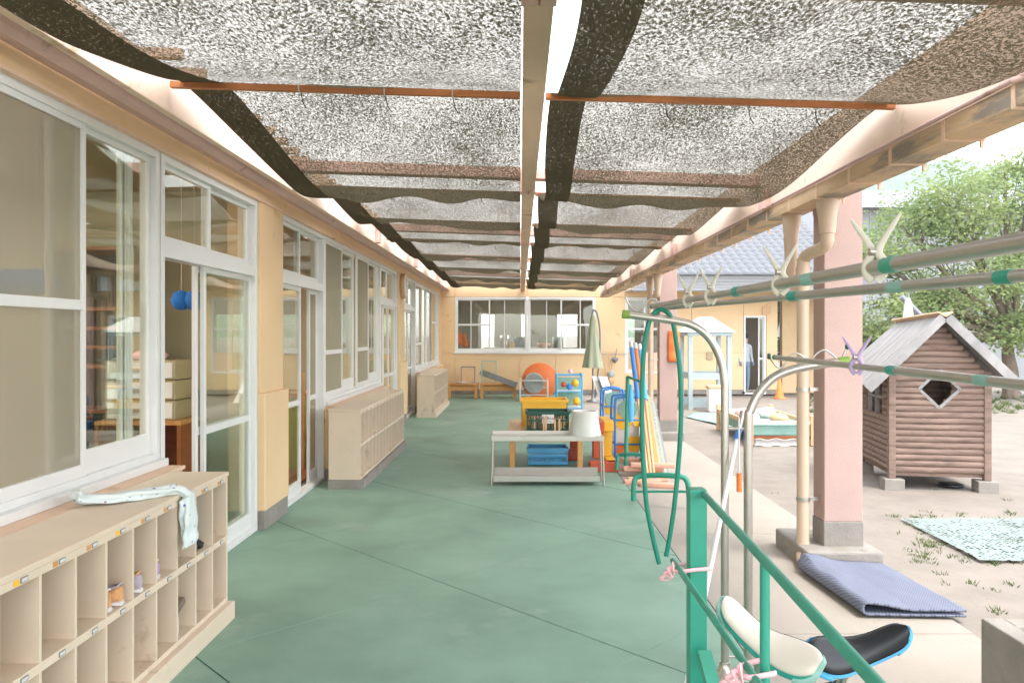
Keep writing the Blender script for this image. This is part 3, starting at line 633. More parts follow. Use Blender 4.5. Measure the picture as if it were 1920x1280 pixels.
# one curved pantile mesh, copied
tm=MB(); n=7; TW,TL=.225,.30
vs=[]
for j,(y,zz) in enumerate(((0,.034),(.012,.04),(TL+.05,.010))):
    for i in range(n+1):
        s=i/n; vs.append((s*(TW+.02),y,zz+.038*(math.sin((s*1.12-.06)*math.pi) if s<.75 else math.sin((.75*1.12-.06)*math.pi)*(1-s)/.25)+y*SL))
for i in range(n+1): s=i/n; vs.append((s*(TW+.02),.004,-.006))
q=lambda i,j:j*(n+1)+i
fs=[(q(i,j),q(i+1,j),q(i+1,j+1),q(i,j+1)) for j in range(2) for i in range(n)]+[(q(i,3),q(i+1,3),q(i+1,0),q(i,0)) for i in range(n)]
tm.add(vs,fs,True); t0=tm.build('roof_tile',M['tile'],rf)
first=True
for r in range(14):
    for c in range(21):
        o=t0 if first else t0.copy()
        if not first: COL.objects.link(o); o.parent=rf
        first=False; o.location=(3.75+c*TW+random.uniform(-.004,.004),EY-.04+r*TL*.93,EZ+r*TL*.93*SL+random.uniform(-.003,.003))
MB().box(7.2,8.6,.5,.7,0,3.0).build('return_wall',M['cream'],bb)
# small wall things right of the corridor
b=MB((5.05,YB-.03,1.0)); b.box(5.0,5.16,YB-.045,YB-.002,.93,1.14); solo(b,'meter_box',M['khaki'],'small khaki meter box on the cream back wall beside the pale blue booth','box')
b=MB((6.72,YB-.02,2.2)); b.box(6.48,6.70,YB-.05,YB-.002,2.14,2.36); solo(b,'wall_vent',M['wood'],'small square tan vent above the white doorway','vent')
# ---- things leaning / standing at the back wall
def bench(u0,u1,v0,v1,Y,label):
    a=at(u0,v0,Y); b_=at(u1,v0,Y); t=thing('low_bench',label,'bench',((a.x+b_.x)/2,Y+.25,0),0,'pine benches by the back wall'); W=b_.x-a.x; h=a.z
    for k in range(3): MB().box(-W/2,W/2,-.25+.17*k,-.095+.17*k,h-.04,h).build('plank',M['pine'],t,bevel=.006)
    MB().box(-W/2+.03,W/2-.03,-.22,-.19,h-.18,h-.065).build('apron',M['pine'],t); MB().box(-W/2+.03,W/2-.03,.19,.22,h-.18,h-.065).build('apron',M['pine'],t)
    for sx in (-1,1):
        for sy in (-1,1): MB().box(sx*(W/2-.05)-.04,sx*(W/2-.05)+.04,sy*.2-.035,sy*.2+.035,0,h-.042).build('leg',M['pine'],t,bevel=.004)
bench(838,896,719,747,18.7,'orange pine bench with a white cloth against the cream back wall')
bench(900,968,719,747,18.7,'orange pine bench under the sloping dark plank')
p=Vector((-1.45,18.78,.375)); b=MB(p); b.grid(lambda a,c:p+Vector((-.22+.44*a,-.08+.16*c,.006+.035*abs(math.sin(a*5+c*3))*math.sin(a*3.14))),12,6); solo(b,'rag',M['white'],'white rag lying on a pine bench','rag',solid=.006)
def frame_leaning(u0,u1,v0,v1,Y,label,glass):
    a=at(u0,v1,Y); c=at(u1,v0,Y); t=thing('board_frame',label,'panel',((a.x+c.x)/2,Y,a.z)); W=c.x-a.x; h=c.z-a.z; tl=.16
    f=MB()
    for (x0,x1,z0,z1) in ((-W/2,W/2,0,.025),(-W/2,W/2,h-.025,h),(-W/2,-W/2+.025,.025,h-.025),(W/2-.025,W/2,.025,h-.025)): f.obox(((x0+x1)/2,tl*(z0+z1)/2,(z0+z1)/2),(x1-x0,.02,z1-z0),(1,0,0),(0,1,-tl),(0,tl,1))
    f.build('frame',M['steelgrey'] if not glass else M['mint'],t); b=MB(); b.obox((0,tl*h/2,h/2),(W-.05,.006,h-.05),(1,0,0),(0,1,-tl),(0,tl,1)); b.build('panel',M['glass'] if glass else M['wood'],t)
frame_leaning(864,891,687,718,19.0,'dark framed tan board leaning on the wall behind the bench with the rag',False)
frame_leaning(902,931,676,720,18.9,'clear panel with mint frame standing on the bench under the plank',True)
b=MB((-.6,18.95,.4)); b.beam(at(901,697,19.1),at(968,722,18.5),.14,.03,(0,-1,.3)); solo(b,'plank',M['steelgrey'],'long dark plank sloping down over a pine bench','plank')
t=thing('roll_stand','white tube stand holding the grey rolled mat','stand',(.33,18.0,0))
for x in (-.33,.33):
    MB().tube([(x,-.2,0),(x,-.2,.52),(x,.25,.52),(x,.25,0)],.016,8).build('leg_frame',M['white'],t)
MB().tube([(-.33,-.2,.5),(.33,-.2,.5)],.014,8).build('rail',M['white'],t); MB().tube([(-.33,.25,.3),(.33,.25,.3)],.014,8).build('rail',M['white'],t); MB().tube([(-.33,-.2,.16),(.33,-.2,.16)],.014,8).build('rail',M['white'],t)
b=MB((.34,18.0,.17)); sp=[]
for k in range(64):
    a=k/64*5*2*math.pi; r=.05+.20*k/64; sp.append((r*math.cos(a),r*math.sin(a)))
o=[(x*1.0,z*1.0) for x,z in sp]; inn=[(x*.93,z*.93) for x,z in sp]
for i in range(len(o)-1):
    A,B,C,D=o[i],o[i+1],inn[i+1],inn[i]; V=[(.34+x,18.0+y,.43+z) for y in (-.14,.3) for x,z in (A,B,C,D)]
    b.add(V,[(0,1,2,3),(7,6,5,4),(0,4,5,1),(2,6,7,3)],False)
b.lathe([(.235,-.12),(.245,-.08),(.245,.28),(.2,.3)],(.34,18.0,.43),24,'y')
solo(b,'rolled_mat',M['greymat'],'grey felt mat rolled into a spiral on the white stand','mat')
b=MB((.58,18.6,0)); p=at(1012,722,18.6); b.lathe([(.02,-.02),(.44,-.02),(.45,0),(.44,.02),(.02,.02)],(p.x,18.6,.45),32,'y'); solo(b,'round_table_top',M['orange'],'round red orange table top standing on edge behind the grey roll','table top')
# pale blue toy trolley
t=thing('toy_trolley','pale blue tube trolley hung with toys behind the yellow crate','trolley',(1.02,15.6,0))
for x in (-.26,.26):
    MB().tube(spline([(x,-.2,.02),(x,-.2,.7),(x,-.15,.78),(x,.15,.78),(x,.2,.7),(x,.2,.02)],5),.016,8).build('side_frame',M['sky_blue'],t)
for z in (.08,.42,.76):
    for y in (-.2,.2): MB().tube([(-.26,y,z),(.26,y,z)],.012,8).build('rail',M['sky_blue'],t)
MB().box(-.25,.25,-.19,.19,.09,.10).build('shelf',M['whiteplastic'],t); MB().box(-.25,.25,-.19,.19,.43,.44).build('shelf',M['whiteplastic'],t); MB().box(-.25,.25,.17,.175,.12,.7).build('back_cloth',M['mint'],t)
for k,(x,z,m,s) in enumerate(((-.12,.55,'red',.06),(.0,.5,'blue',.07),(.12,.58,'yellow',.08),(.15,.2,'yellow',.09),(-.1,.18,'leafgreen',.08),(.02,.82,'ribbon',.05))):
    b=MB(); b.lathe([(.01,-s),(s*.8,-s*.6),(s,0),(s*.7,s*.7),(.01,s)],(1.02+x,15.45,z+.02),12); b.o=Vector((1.02+x,15.45,z)); b.v=[tuple(Vector(v)-b.o) for v in b.v]
    solo(b,'toy',M[m],['small red toy','blue toy','yellow ball','large yellow ball','green ball','pink toy'][k]+' on the pale blue trolley','toy')
# closed parasol
def parasol(base,h,r,m,label,tilt=0,arc=False):
    t=thing('closed_parasol',label,'parasol',base)
    MB().tube([(0,0,.0),(0,0,h+.08)],.022,10).build('pole',M['steelgrey'],t)
    c=MB(); n=24; vs=[]; pr=[(.02,h),(.05,h-.06),(.10,h*.8),(.14,h*.62),(r,h*.40),(r*1.02,h*.385)]
    for (rr,z) in pr:
        for k in range(n): a=2*math.pi*k/n; q=rr*(1+.28*math.cos(a*6)*(h-z)/h*1.6); vs.append((q*math.cos(a),q*math.sin(a),z))
    c.add(vs,[(i*n+k,i*n+(k+1)%n,(i+1)*n+(k+1)%n,(i+1)*n+k) for i in range(len(pr)-1) for k in range(n)],True); c.build('canopy',m,t)
    MB().lathe([(.16,0),(.16,.03),(.04,.06),(.03,.25)],(0,0,0),18).build('foot',M['steelgrey'],t)
    if arc: MB().tube(spline([(.06,.0,.1),(.16,0,h*.5),(.17,0,h*.8),(.10,0,h),(.0,0,h+.09)],6),.022,8).build('arm',M['steelgrey'],t)
p=gnd(1107,748); parasol((p.x,17.9,-.012),2.12,.20,M['palegreen'],'closed pale green parasol on a grey stand by the back wall',arc=True)
# wall rail with hanging tools
t=thing('tool_rail','thin metal wall rail for hanging tools beside the parasol','rail',at(1145,664,19.93))
MB().tube([(-.35,-.03,0),(.42,-.03,0)],.01,6).build('bar',M['steelgrey'],t)
for x in (-.3,.35): MB().box(x-.01,x+.01,-.03,.06,-.01,.01).build('bracket',M['steelgrey'],t)
for k,(u,v,L,m,nm,lb) in enumerate(((1133,668,.95,'white','ladle','long white ladle'),(1150,668,.5,'paleblue','dustpan','pale blue scoop'),(1141,668,.7,'wood','brush','brown hand brush'),(1157,655,.28,'steelgrey','scrubber','dark grey scrubber'))):
    p=at(u,v,19.85); q=thing(nm,lb+' hanging from the wall rail by the parasol',nm,p)
    MB().tube([(0,0,.02),(.06*(-1)**k,0,-L*.8)],.012,6).build('handle',M['wood' if k!=3 else 'steelgrey'],q); x=.06*(-1)**k
    MB().lathe([(.02,-L-.08),(.09,-L),(.09,-L*.85),(.02,-L*.75)],(x,0,0),12).build('head',M[m],q)
for k,(u0,u1,m,lb) in enumerate(((1128,1137,'white','white'),(1137,1146,'steelgrey','grey'),(1145,1160,'whiteplastic','wide white'))):
    a=at(u0+4,764-k,17.3-.1*k); b=MB(a); a.z=0; b.o=a.copy(); w_=(u1-u0)/F*17.3; b.obox(a+Vector((-.1,.22,.32)),(w_,.03,.68),(1,0,0),(0,.8,.4),(-.25,.5,.9)); solo(b,'leaning_board',M[m],lb+' board leaning against the wall right of the parasol','board')
# ---- centre: metal rack, table, crates
Y0=7.9; x0,x1=(918-CU)/F*Y0,(1136-CU)/F*Y0; t=thing('metal_shoe_rack','low stainless steel rack with a tray shelf in front of the wooden table','rack',((x0+x1)/2,Y0+.13,0)); W=(x1-x0)/2
for sx in (-1,1):
    for y in (-.13,.13): MB().tube([(sx*(W-.02),y,0),(sx*(W-.035),y*.9,.515)],.011,8).build('leg',M['steel'],t)
    MB().tube([(sx*(W-.03),-.12,.5),(sx*(W-.03),.12,.5)],.009,6).build('brace',M['steel'],t)
b=MB(); b.box(-W+.02,W-.02,-.14,.14,.512,.518); b.box(-W+.02,W-.02,-.146,-.14,.475,.53); b.box(-W+.02,W-.02,.14,.146,.49,.55); b.build('top_plate',M['steel'],t,bevel=.002)
b=MB(); b.box(-W+.04,W-.06,-.13,.13,.06,.066); b.box(-W+.04,W-.06,-.14,-.134,.045,.105); b.box(-W+.04,W-.06,.134,.14,.06,.15); b.build('tray_shelf',M['steel'],t,bevel=.002)
p=Vector((at(1097,822,8.0).x,8.02,.52)); b=MB(p); b.lathe([(.165,0),(.172,.01),(.135,.255),(.142,.262),(.128,.262),(.125,.25),(.155,.02)],p,28); b.tube([p+Vector((.15*math.cos(a),.15*math.sin(a),.012)) for a in [k*.26 for k in range(25)]],.006,6,closed=False)
solo(b,'bucket',M['whiteplastic'],'upside down white bucket on the end of the steel rack','bucket')
t=thing('wooden_table','low light wood table holding the crates behind the steel rack','table',(.30,9.25,0)); W,D,h=.44,.72,.47
MB().box(-W,W,-D,D,h-.035,h).build('tabletop',M['wood'],t,bevel=.006); MB().box(-W+.06,W-.06,-D+.06,D-.06,h-.10,h-.036).build('apron',M['pine'],t)
for sx in (-1,1):
    for sy in (-1,1): MB().box(sx*(W-.05)-.03,sx*(W-.05)+.03,sy*(D-.06)-.03,sy*(D-.06)+.03,0,h-.037).build('leg',M['pine'],t,bevel=.004)
def crate(name,label,m,cx,cy,z0,w,d,h,slots,text=None):
    t=thing(name,label,'crate',(cx,cy,z0)); tk=.008
    b=MB(); b.box(-w/2,w/2,-d/2,d/2,0,.012)
    for sy in (-1,1): b.box(-w/2-.008,w/2+.008,sy*(d/2+.004)-.012,sy*(d/2+.004)+.012,h-.03,h)
    for sx in (-1,1): b.box(sx*(w/2+.004)-.012,sx*(w/2+.004)+.012,-d/2-.008,d/2+.008,h-.03,h)
    if not slots:
        b.box(-w/2,w/2,-d/2,-d/2+tk,.012,h-.03); b.box(-w/2,w/2,d/2-tk,d/2,.012,h-.03); b.box(-w/2,-w/2+tk,-d/2,d/2,.012,h-.03); b.box(w/2-tk,w/2,-d/2,d/2,.012,h-.03)
        for k in range(5): x=-w/2+w*(k+.5)/5; b.box(x-.006,x+.006,-d/2-.006,-d/2,.012,h-.03)
    else:
        for s in (-1,1):
            y=s*(d/2-tk/2)
            for z in (.012,h*.5,h-.05): b.box(-w/2,w/2,y-tk/2,y+tk/2,z,z+.022)
            for k in range(slots+1): x=-w/2+(w-.012)*k/slots; b.box(x,x+.012,y-tk/2-.001,y+tk/2+.001,.012,h-.03)
            x=s*(w/2-tk/2)
            for z in (.012,h*.5,h-.05): b.box(x-tk/2,x+tk/2,-d/2,d/2,z,z+.022)
            for k in range(7): y2=-d/2+(d-.012)*k/6; b.box(x-tk/2-.001,x+tk/2+.001,y2,y2+.012,.012,h-.03)
    b.build('shell',m,t)
    if text:
        MB().box(-.07,.07,-d/2-.006,-d/2-.002,h*.42,h*.86).build('label_plate',M['whiteplastic'],t)
        cu=bpy.data.curves.new('lettering','FONT'); cu.body=text; cu.size=.052; cu.align_x='CENTER'; cu.extrude=.0006; o=bpy.data.objects.new('lettering',cu); COL.objects.link(o); o.parent=t; o.location=(0,-d/2-.0068,h*.60); o.rotation_euler=(math.pi/2,0,0); cu.materials.append(M['black'])
        for k in range(9): MB().box(-.05+.0115*k,-.042+.0115*k,-d/2-.0066,-d/2-.006,h*.49,h*.53).build('small_print',M['black'],t)
    return t
crate('yellow_crate','tall yellow plastic crate behind the dark green crate on the table',M['yellow'],.30,9.35,.47,.56,.40,.33,0)
crate('slatted_crate','dark green slatted crate with a BeBox name plate on the table',M['dkgreen'],.325,8.86,.47,.49,.34,.235,14,'BeBox')
for k in range(16):
    p=Vector((.12+.026*k,8.86+random.uniform(-.1,.1),.485)); b=MB(p); b.box(p.x-.011,p.x+.011,p.y-.12,p.y+.12,.485,.485+random.uniform(.12,.18)); solo(b,'wooden_block',M['wood'],'wooden block standing in the dark green crate','block','wooden blocks in the green crate')
crate('blue_basket','sky blue slotted plastic basket under the wooden table',M['sky_blue'],.34,9.3,.012,.48,.36,.20,18)
def rbox(name,label,c,s,rz,m,group='big painted play blocks'):
    t=MB(); t.box(-s[0]/2,s[0]/2,-s[1]/2,s[1]/2,0,s[2]); o=t.build(name,m,bevel=.012); o.location=c; o.rotation_euler=(0,0,rz); return tag(o,label,'block',group)
for c,s,rz,m,lb in (((.98,8.75,.0),(.34,.12,.12),0,'red','red play block lying at the foot of the stack'),((1.08,8.95,.0),(.12,.5,.12),0,'yellow','yellow play block lying lengthways beside the red foot'),
    ((.93,8.95,.121),(.12,.12,.32),0,'red','upright red play block carrying the long bars'),((1.06,9.15,.121),(.12,.12,.32),0,'yellow','upright yellow play block behind the red upright'),
    ((.92,9.1,.443),(.13,.75,.13),0,'red','long red bar on top of the block stack'),((.79,9.2,.443),(.12,.6,.12),0,'blue','long blue bar on top of the block stack'),((1.06,9.2,.443),(.12,.6,.12),0,'yellow','long yellow bar on top of the block stack'),
    ((.66,9.55,.0),(.16,.14,.14),0,'red','small red block behind the table leg'),((.72,9.85,.0),(.12,.12,.44),0,'red','upright red block far under the bars'),((1.02,9.75,.0),(.12,.12,.44),0,'terracotta','upright brown block far under the bars')):
    rbox('play_block',lb,c,s,rz,M[m])
# ---- right of centre: blue racks, poles, boards, green cycle rack
def hoop_rack(p,w,h,label):
    t=thing('blue_rack',label,'rack',p)
    for y in (0,.35): MB().tube(spline([(-w/2,y,0),(-w/2,y,h-.1),(-w/2+.06,y,h),(w/2-.06,y,h),(w/2,y,h-.1),(w/2,y,0)],5),.016,8).build('hoop',M['blue'],t)
    for z in (.25,.55): 
        for s in (-1,1): MB().tube([(s*w/2,0,z),(s*w/2,.35,z)],.012,6).build('rail',M['blue'],t)
        MB().tube([(-w/2,0,z),(w/2,0,z)],.012,6).build('rail',M['blue'],t)
    MB().box(-w/2+.02,w/2-.02,.02,.024,.12,h-.05).build('cloth_panel',M['white'],t)
    for kk,(x,z,r,m) in enumerate(((-.06,.55,.12,'yellow'),(.08,.25,.10,'yellow'),(-.1,.2,.07,'orange'),(.0,h-.15,.12,'mint'),(.12,.52,.06,'yellow'))): MB().lathe([(r,.012-.003*kk),(r,.0185),(.01,.0186)],(x,0,z),20,'y').build('disc',M[m],t)
p=gnd(1192,882); hoop_rack((p.x-.02,p.y+.5,-.012),.32,.83,'blue tube rack with yellow discs on white cloth beside the leaning poles')
p=gnd(1168,850); hoop_rack((p.x,p.y+1.0,-.012),.30,.80,'farther blue tube rack with yellow discs half hidden by the first')
for k,(u,m,n) in enumerate(((1183,'blue','dark blue'),(1191,'orange','orange'),(1199,'sky_blue','light blue'))):
    a=at(u,642+k*2,9.6); b_=at(u+32-2*k,880,8.3); b_.z=0; t=thing('floor_pole',n+' pole with a white tip leaning with the boards','pole',b_); d=a-b_
    MB().tube([(0,0,0),d*.55],.018,8).build('lower_shaft',M['wood'],t); MB().tube([d*.55,d*.95],.03,10).build('sleeve',M[m],t); MB().tube([d*.95,d],.026,8).build('tip',M['white'],t)
for k in range(5):
    a=at(1202+k*5,735+6*k,9.9); b_=at(1226+k*5,890,8.4); b_.z=0.01; b=MB(b_); b.beam(b_+Vector((0,.12*k*.3,0)),a+Vector((0,.12*k*.3,0)),.16,.02,(0,-1,.2)); solo(b,'leaning_plank',M[['pine','palegreen','greywood','palegreen','steelgrey'][k]],['ochre','olive','grey weathered','pale olive','dark grey'][k]+' plank in the stack leaning behind the green hose','plank','planks leaning in a stack')
for k,(u,v,l,rz) in enumerate(((1185,872,.42,.1),(1192,882,.46,.0),(1210,884,.5,-.12),(1200,892,.45,.15),(1222,903,.4,-.3),(1190,897,.4,.05))):
    p=gnd(u+14,v+8); z=[.10,.06,.11,.0,.0,.0][k]; rbox('timber_offcut',['short upper','middle','long top','bottom','angled','narrow bottom'][k]+' faded red timber offcut in the pile by the planks',(p.x,p.y,z-.012),(l,.09,.05),rz,M['terracotta'],'faded red timber offcuts')
t=thing('cycle_rack','low green tube cycle rack standing on the apron behind the hose','rack',(1.35,7.6,-.012))
def P(u,v,Y): return at(u,v,Y)-Vector((1.35,7.6,-.012))
MB().tube([P(1177,706,8.6),P(1173,880,8.6)],.022,8).build('post',M['greenpaint'],t); MB().tube([P(1177,706,8.6),P(1203,716,8.3)],.016,8).build('arm',M['greenpaint'],t)
MB().tube(spline([P(1156,880,8.4),P(1158,860,8.4),P(1166,852,8.4),P(1204,852,8.2)],4),.02,8).build('hoop',M['greenpaint'],t)
MB().tube(spline([P(1188,938,7.1),P(1189,905,7.1),P(1202,892,7.1),P(1270,892,6.9),P(1288,902,6.9),P(1292,930,6.9)],4),.026,8).build('hoop',M['greenpaint'],t); MB().tube([P(1190,921,7.1),P(1290,921,6.9)],.012,6).build('rail',M['greenpaint'],t)
b=MB(at(1183,760,8.3)); n=10
b.grid(lambda a,c:at(1183,720,8.3)+Vector((.045*math.sin(a*6.28)*(.3+1.4*c*(1.15-c)),.045*math.cos(a*6.28)*(.3+1.4*c*(1.15-c)),-.42*c)),12,10); solo(b,'net_bag',M['sky_blue'],'light blue net bag hanging from the green cycle rack','bag')
b=MB(); q=at(1253,620,11.4); r_=at(1276,678,11.4); b.o=Vector(((q.x+r_.x)/2,11.42,r_.z)); b.grid(lambda a,c:(q.x+(r_.x-q.x)*a,11.43-.03*math.sin(a*3.14)-.008*math.sin(c*14),r_.z+(q.z-r_.z)*c),8,10); solo(b,'orange_bag',M['orange'],'flat orange bag hanging on a pink pillar','bag',solid=.012)
# ================================================================ LAUNDRY STAND, POLES, CLIPS, HOSE
SY=3.5
t=thing('laundry_stand','two stainless laundry uprights with arms curving apart and lime end caps','laundry stand',(1.01,SY,0)); o=(1.01,SY,0)
A=lambda u,v,y=SY:at(u,v,y)
MB(o).tube(spline([Vector((.96,SY,0)),Vector((.96,SY,.7)),A(1359,760),A(1358,715),A(1350,672),A(1328,632),A(1296,609),A(1255,600),A(1210,594),A(1180,590)],6),.0185,14).build('left_upright',M['steel'],t)
MB(o).tube([A(1180,590),A(1167,588.5)],.0205,14).build('end_cap',M['limecap'],t)
MB(o).tube(spline([Vector((1.07,SY,0)),Vector((1.07,SY,.6)),A(1403,800),A(1408,768),A(1424,735),A(1450,708),A(1485,693),A(1530,684),A(1572,679)],6),.0205,14).build('right_upright',M['steel'],t)
MB(o).tube([A(1572,679),A(1592,676)],.0225,14).build('end_cap',M['limecap'],t)
for x in (.96,1.07): MB(o).lathe([(.07,0),(.07,.012),(.026,.03),(.024,.07)],(x,SY,0),16).build('foot',M['steel'],t)
MB(o).tube([A(1362,803),A(1400,803)],.006,6).build('link_bar',M['steel'],t); MB(o).tube([A(1362,1230),A(1400,1230)],.006,6).build('link_bar',M['steel'],t)
MB(o).tube(spline([A(1173,556),A(1180,572),A(1192,582),A(1205,577),A(1215,564),A(1226,560),A(1238,570),A(1246,582)],5),.0045,6).build('hook_wire',M['steel'],t)
MB(o).tube(spline([A(1442,668),A(1450,680),A(1462,690),A(1472,682),A(1480,668),A(1492,662),A(1505,668),A(1515,680),A(1530,664),A(1545,656),A(1560,664),A(1574,676),A(1582,665),A(1588,650)],5),.0045,6).build('hook_wire',M['steel'],t)
for q in (A(1442,668),A(1588,650)): MB(o).lathe([(.003,-.014),(.009,-.008),(.009,.01),(.004,.014)],q,8).build('hook_tip',M['dkgreen'],t)
def pole(pts,rs,label,caps=True):
    t=thing('laundry_pole',label,'pole',pts[0],0,'laundry poles on the stand'); o=pts[0]
    a,b=Vector(pts[0]),Vector(pts[1]); m=a.lerp(b,.42)
    MB(o).tube([a,m],rs[0],14).build('inner_tube',M['steel'],t); MB(o).tube([m,b],rs[1],16).build('outer_tube',M['steel'],t)
    d=(b-a).normalized()
    MB(o).tube([m-d*.02,m+d*.03],rs[1]*1.12,16).build('joint_collar',M['teal'],t); q=a.lerp(b,.6); MB(o).tube([q-d*.03,q+d*.03],rs[1]*1.04,16).build('label_sleeve',M['mint'],t); q=a.lerp(b,.72); MB(o).tube([q-d*.02,q+d*.02],rs[1]*1.1,16).build('joint_collar',M['greenpaint'],t)
    MB(o).tube([a-d*.03,a],rs[0]*1.15,12).build('end_cap',M['greenpaint'],t)
    return a,b
pa=pole([Vector((.635,3.56,1.735)),Vector((.715,.55,1.728))],(.0115,.0145),'upper steel laundry pole carrying the ivory clips')
pb=pole([Vector((.70,3.58,1.728)),Vector((1.12,.75,1.715))],(.0115,.014),'second steel laundry pole angled below the clip pole')
pc_=pole([Vector((1.21,3.52,1.492)),Vector((1.15,.8,1.478))],(.0115,.014),'lower steel laundry pole with a lilac clip')
def clip_(pt,d,m,label,s=1.0,grp='ivory pole clips'):
    t=thing('pole_clip',label,'clip',pt,0,grp); d=Vector(d).normalized(); sd_=Vector((1,0,0)); 
    for s_ in (-1,1):
        pts=[Vector((s_*.006,0,-.03)),Vector((s_*.022,0,-.012)),Vector((s_*.021,0,.012)),Vector((s_*.008,0,.034)),Vector((s_*.020,0,.062)),Vector((s_*.046,0,.098)),Vector((s_*.06,0,.118))]
        MB().tube([p*s for p in spline([Vector((p.x*.6,p.y-p.x*.75,p.z)) for p in pts],4)],[.0066*s]*13+[(.0066-.0004*i)*s for i in range(12)],8,flat=1.5).build('jaw',m,t)
    MB().tube([(-.014*s,0,.036*s),(.014*s,0,.036*s)],.009*s,8).build('spring',M['steel'],t)
for k,(u,lb) in enumerate(((1290,'beside the wire hooks'),(1333,'second along from the wire hooks'),(1462,'halfway along the upper pole'),(1640,'next to the mint sleeve on the upper pole'))):
    a,b=pa; d=b-a; best=min((abs((a.lerp(b,i/300).x/a.lerp(b,i/300).y)*F+CU-u),i) for i in range(301))[1]
    clip_(a.lerp(b,best/300),d,M['antler'],'ivory antler shaped clip '+lb,.85)
a,b=pc_; best=min((abs((a.lerp(b,i/300).x/a.lerp(b,i/300).y)*F+CU-1606),i) for i in range(301))[1]
clip_(a.lerp(b,best/300),b-a,M['purple'],'lilac plastic clip on the lower laundry pole',.9,'lilac clips')
hs_=MB((.58,SY,0)); hs_.tube(spline([A(1236,1056),A(1226,1015),A(1213,950),A(1207,880),A(1204,800),A(1204,720),A(1208,650),A(1216,608),A(1226,588),A(1240,580),A(1254,588),A(1262,606),A(1268,640),A(1275,700),A(1277,780),A(1272,870),A(1264,950),A(1256,1005),A(1249,1042)],6),.0115,12)
solo(hs_,'garden_hose',M['greenhose'],'dark green hose looped over the capped arm of the laundry stand','hose')
# ---- mop leaning on the stand, brush hanging
a=at(1392,772,3.62); b_=Vector((.52,2.66,.0)); t=thing('long_mop','white handled mop with blue ends leaning against the laundry uprights','mop',b_); d=a-b_
MB().tube([d*.05,d*.9],.011,8).build('handle',M['whiteplastic'],t); MB().tube([(0,0,.02),d*.08],.017,8).build('lower_grip',M['blue'],t); MB().tube([d*.9,d*.94],.015,8).build('upper_grip',M['blue'],t); MB().tube([d*.94,d],.012,8).build('clamp',M['steel'],t)
p=A(1386,905,3.44); t=thing('bottle_brush','orange bristle brush hanging between the uprights','brush',p); MB().tube([(0,0,-.04),(0,0,.045)],[.012,.012],10).build('bristles',M['orange'],t); MB().tube([(0,0,.045),(.004,.02,.30)],.004,6).build('handle',M['white'],t)
# ================================================================ NEAR GREEN CYCLE RAIL + UNICYCLES
o=(.615,2.6,0); t=thing('cycle_rail','green steel rail frame with pink ribbons holding the unicycles','rail',o)
MB(o).box(.585,.645,2.57,2.63,0,1.065).build('post',M['greenpaint'],t,bevel=.004)
MB(o).tube([(.635,2.58,1.05),(.52,.35,1.05)],.0125,12).build('top_rail',M['greenpaint'],t); MB(o).box(.49,.55,.32,.38,0,1.065).build('post',M['greenpaint'],t,bevel=.004)
MB(o).tube([(.548,2.68,.79),(.565,1.80,.775),(.54,.4,.77)],.010,10).build('lower_rail',M['greenpaint'],t)
MB(o).tube([(.60,1.83,1.045),(.60,1.83,.06)],.012,10).build('upright',M['greenpaint'],t)
MB(o).beam((.625,2.54,.52),(.66,2.1,.18),.045,.03).build('brace',M['greenpaint'],t); MB(o).beam((.66,2.1,.02),(.615,2.57,.02),.05,.03).build('foot_bar',M['greenpaint'],t)
for (x,y,z,e) in ((.575,2.60,.785,.085),(.58,1.83,.775,.036)):
    MB(o).tube(spline([(x+e,y-.035,z+.012),(x+e*.35,y-.04,z+.01),(x-.035,y-.03,z),(x-.04,y+.02,z),(x+e*.35,y+.04,z+.008),(x+e,y+.036,z+.012)],5),.003,6,flat=2.5).build('ribbon',M['ribbon'],t)
    for k in range(4): MB(o).tube(spline([(x-.035,y,z),(x-.05-.01*k,y-.03+.02*k,z+.03-.025*k),(x-.045,y-.04+.03*k,z-.01-.015*k)],4),.0028,5,flat=2.5).build('ribbon_end',M['ribbon'],t)
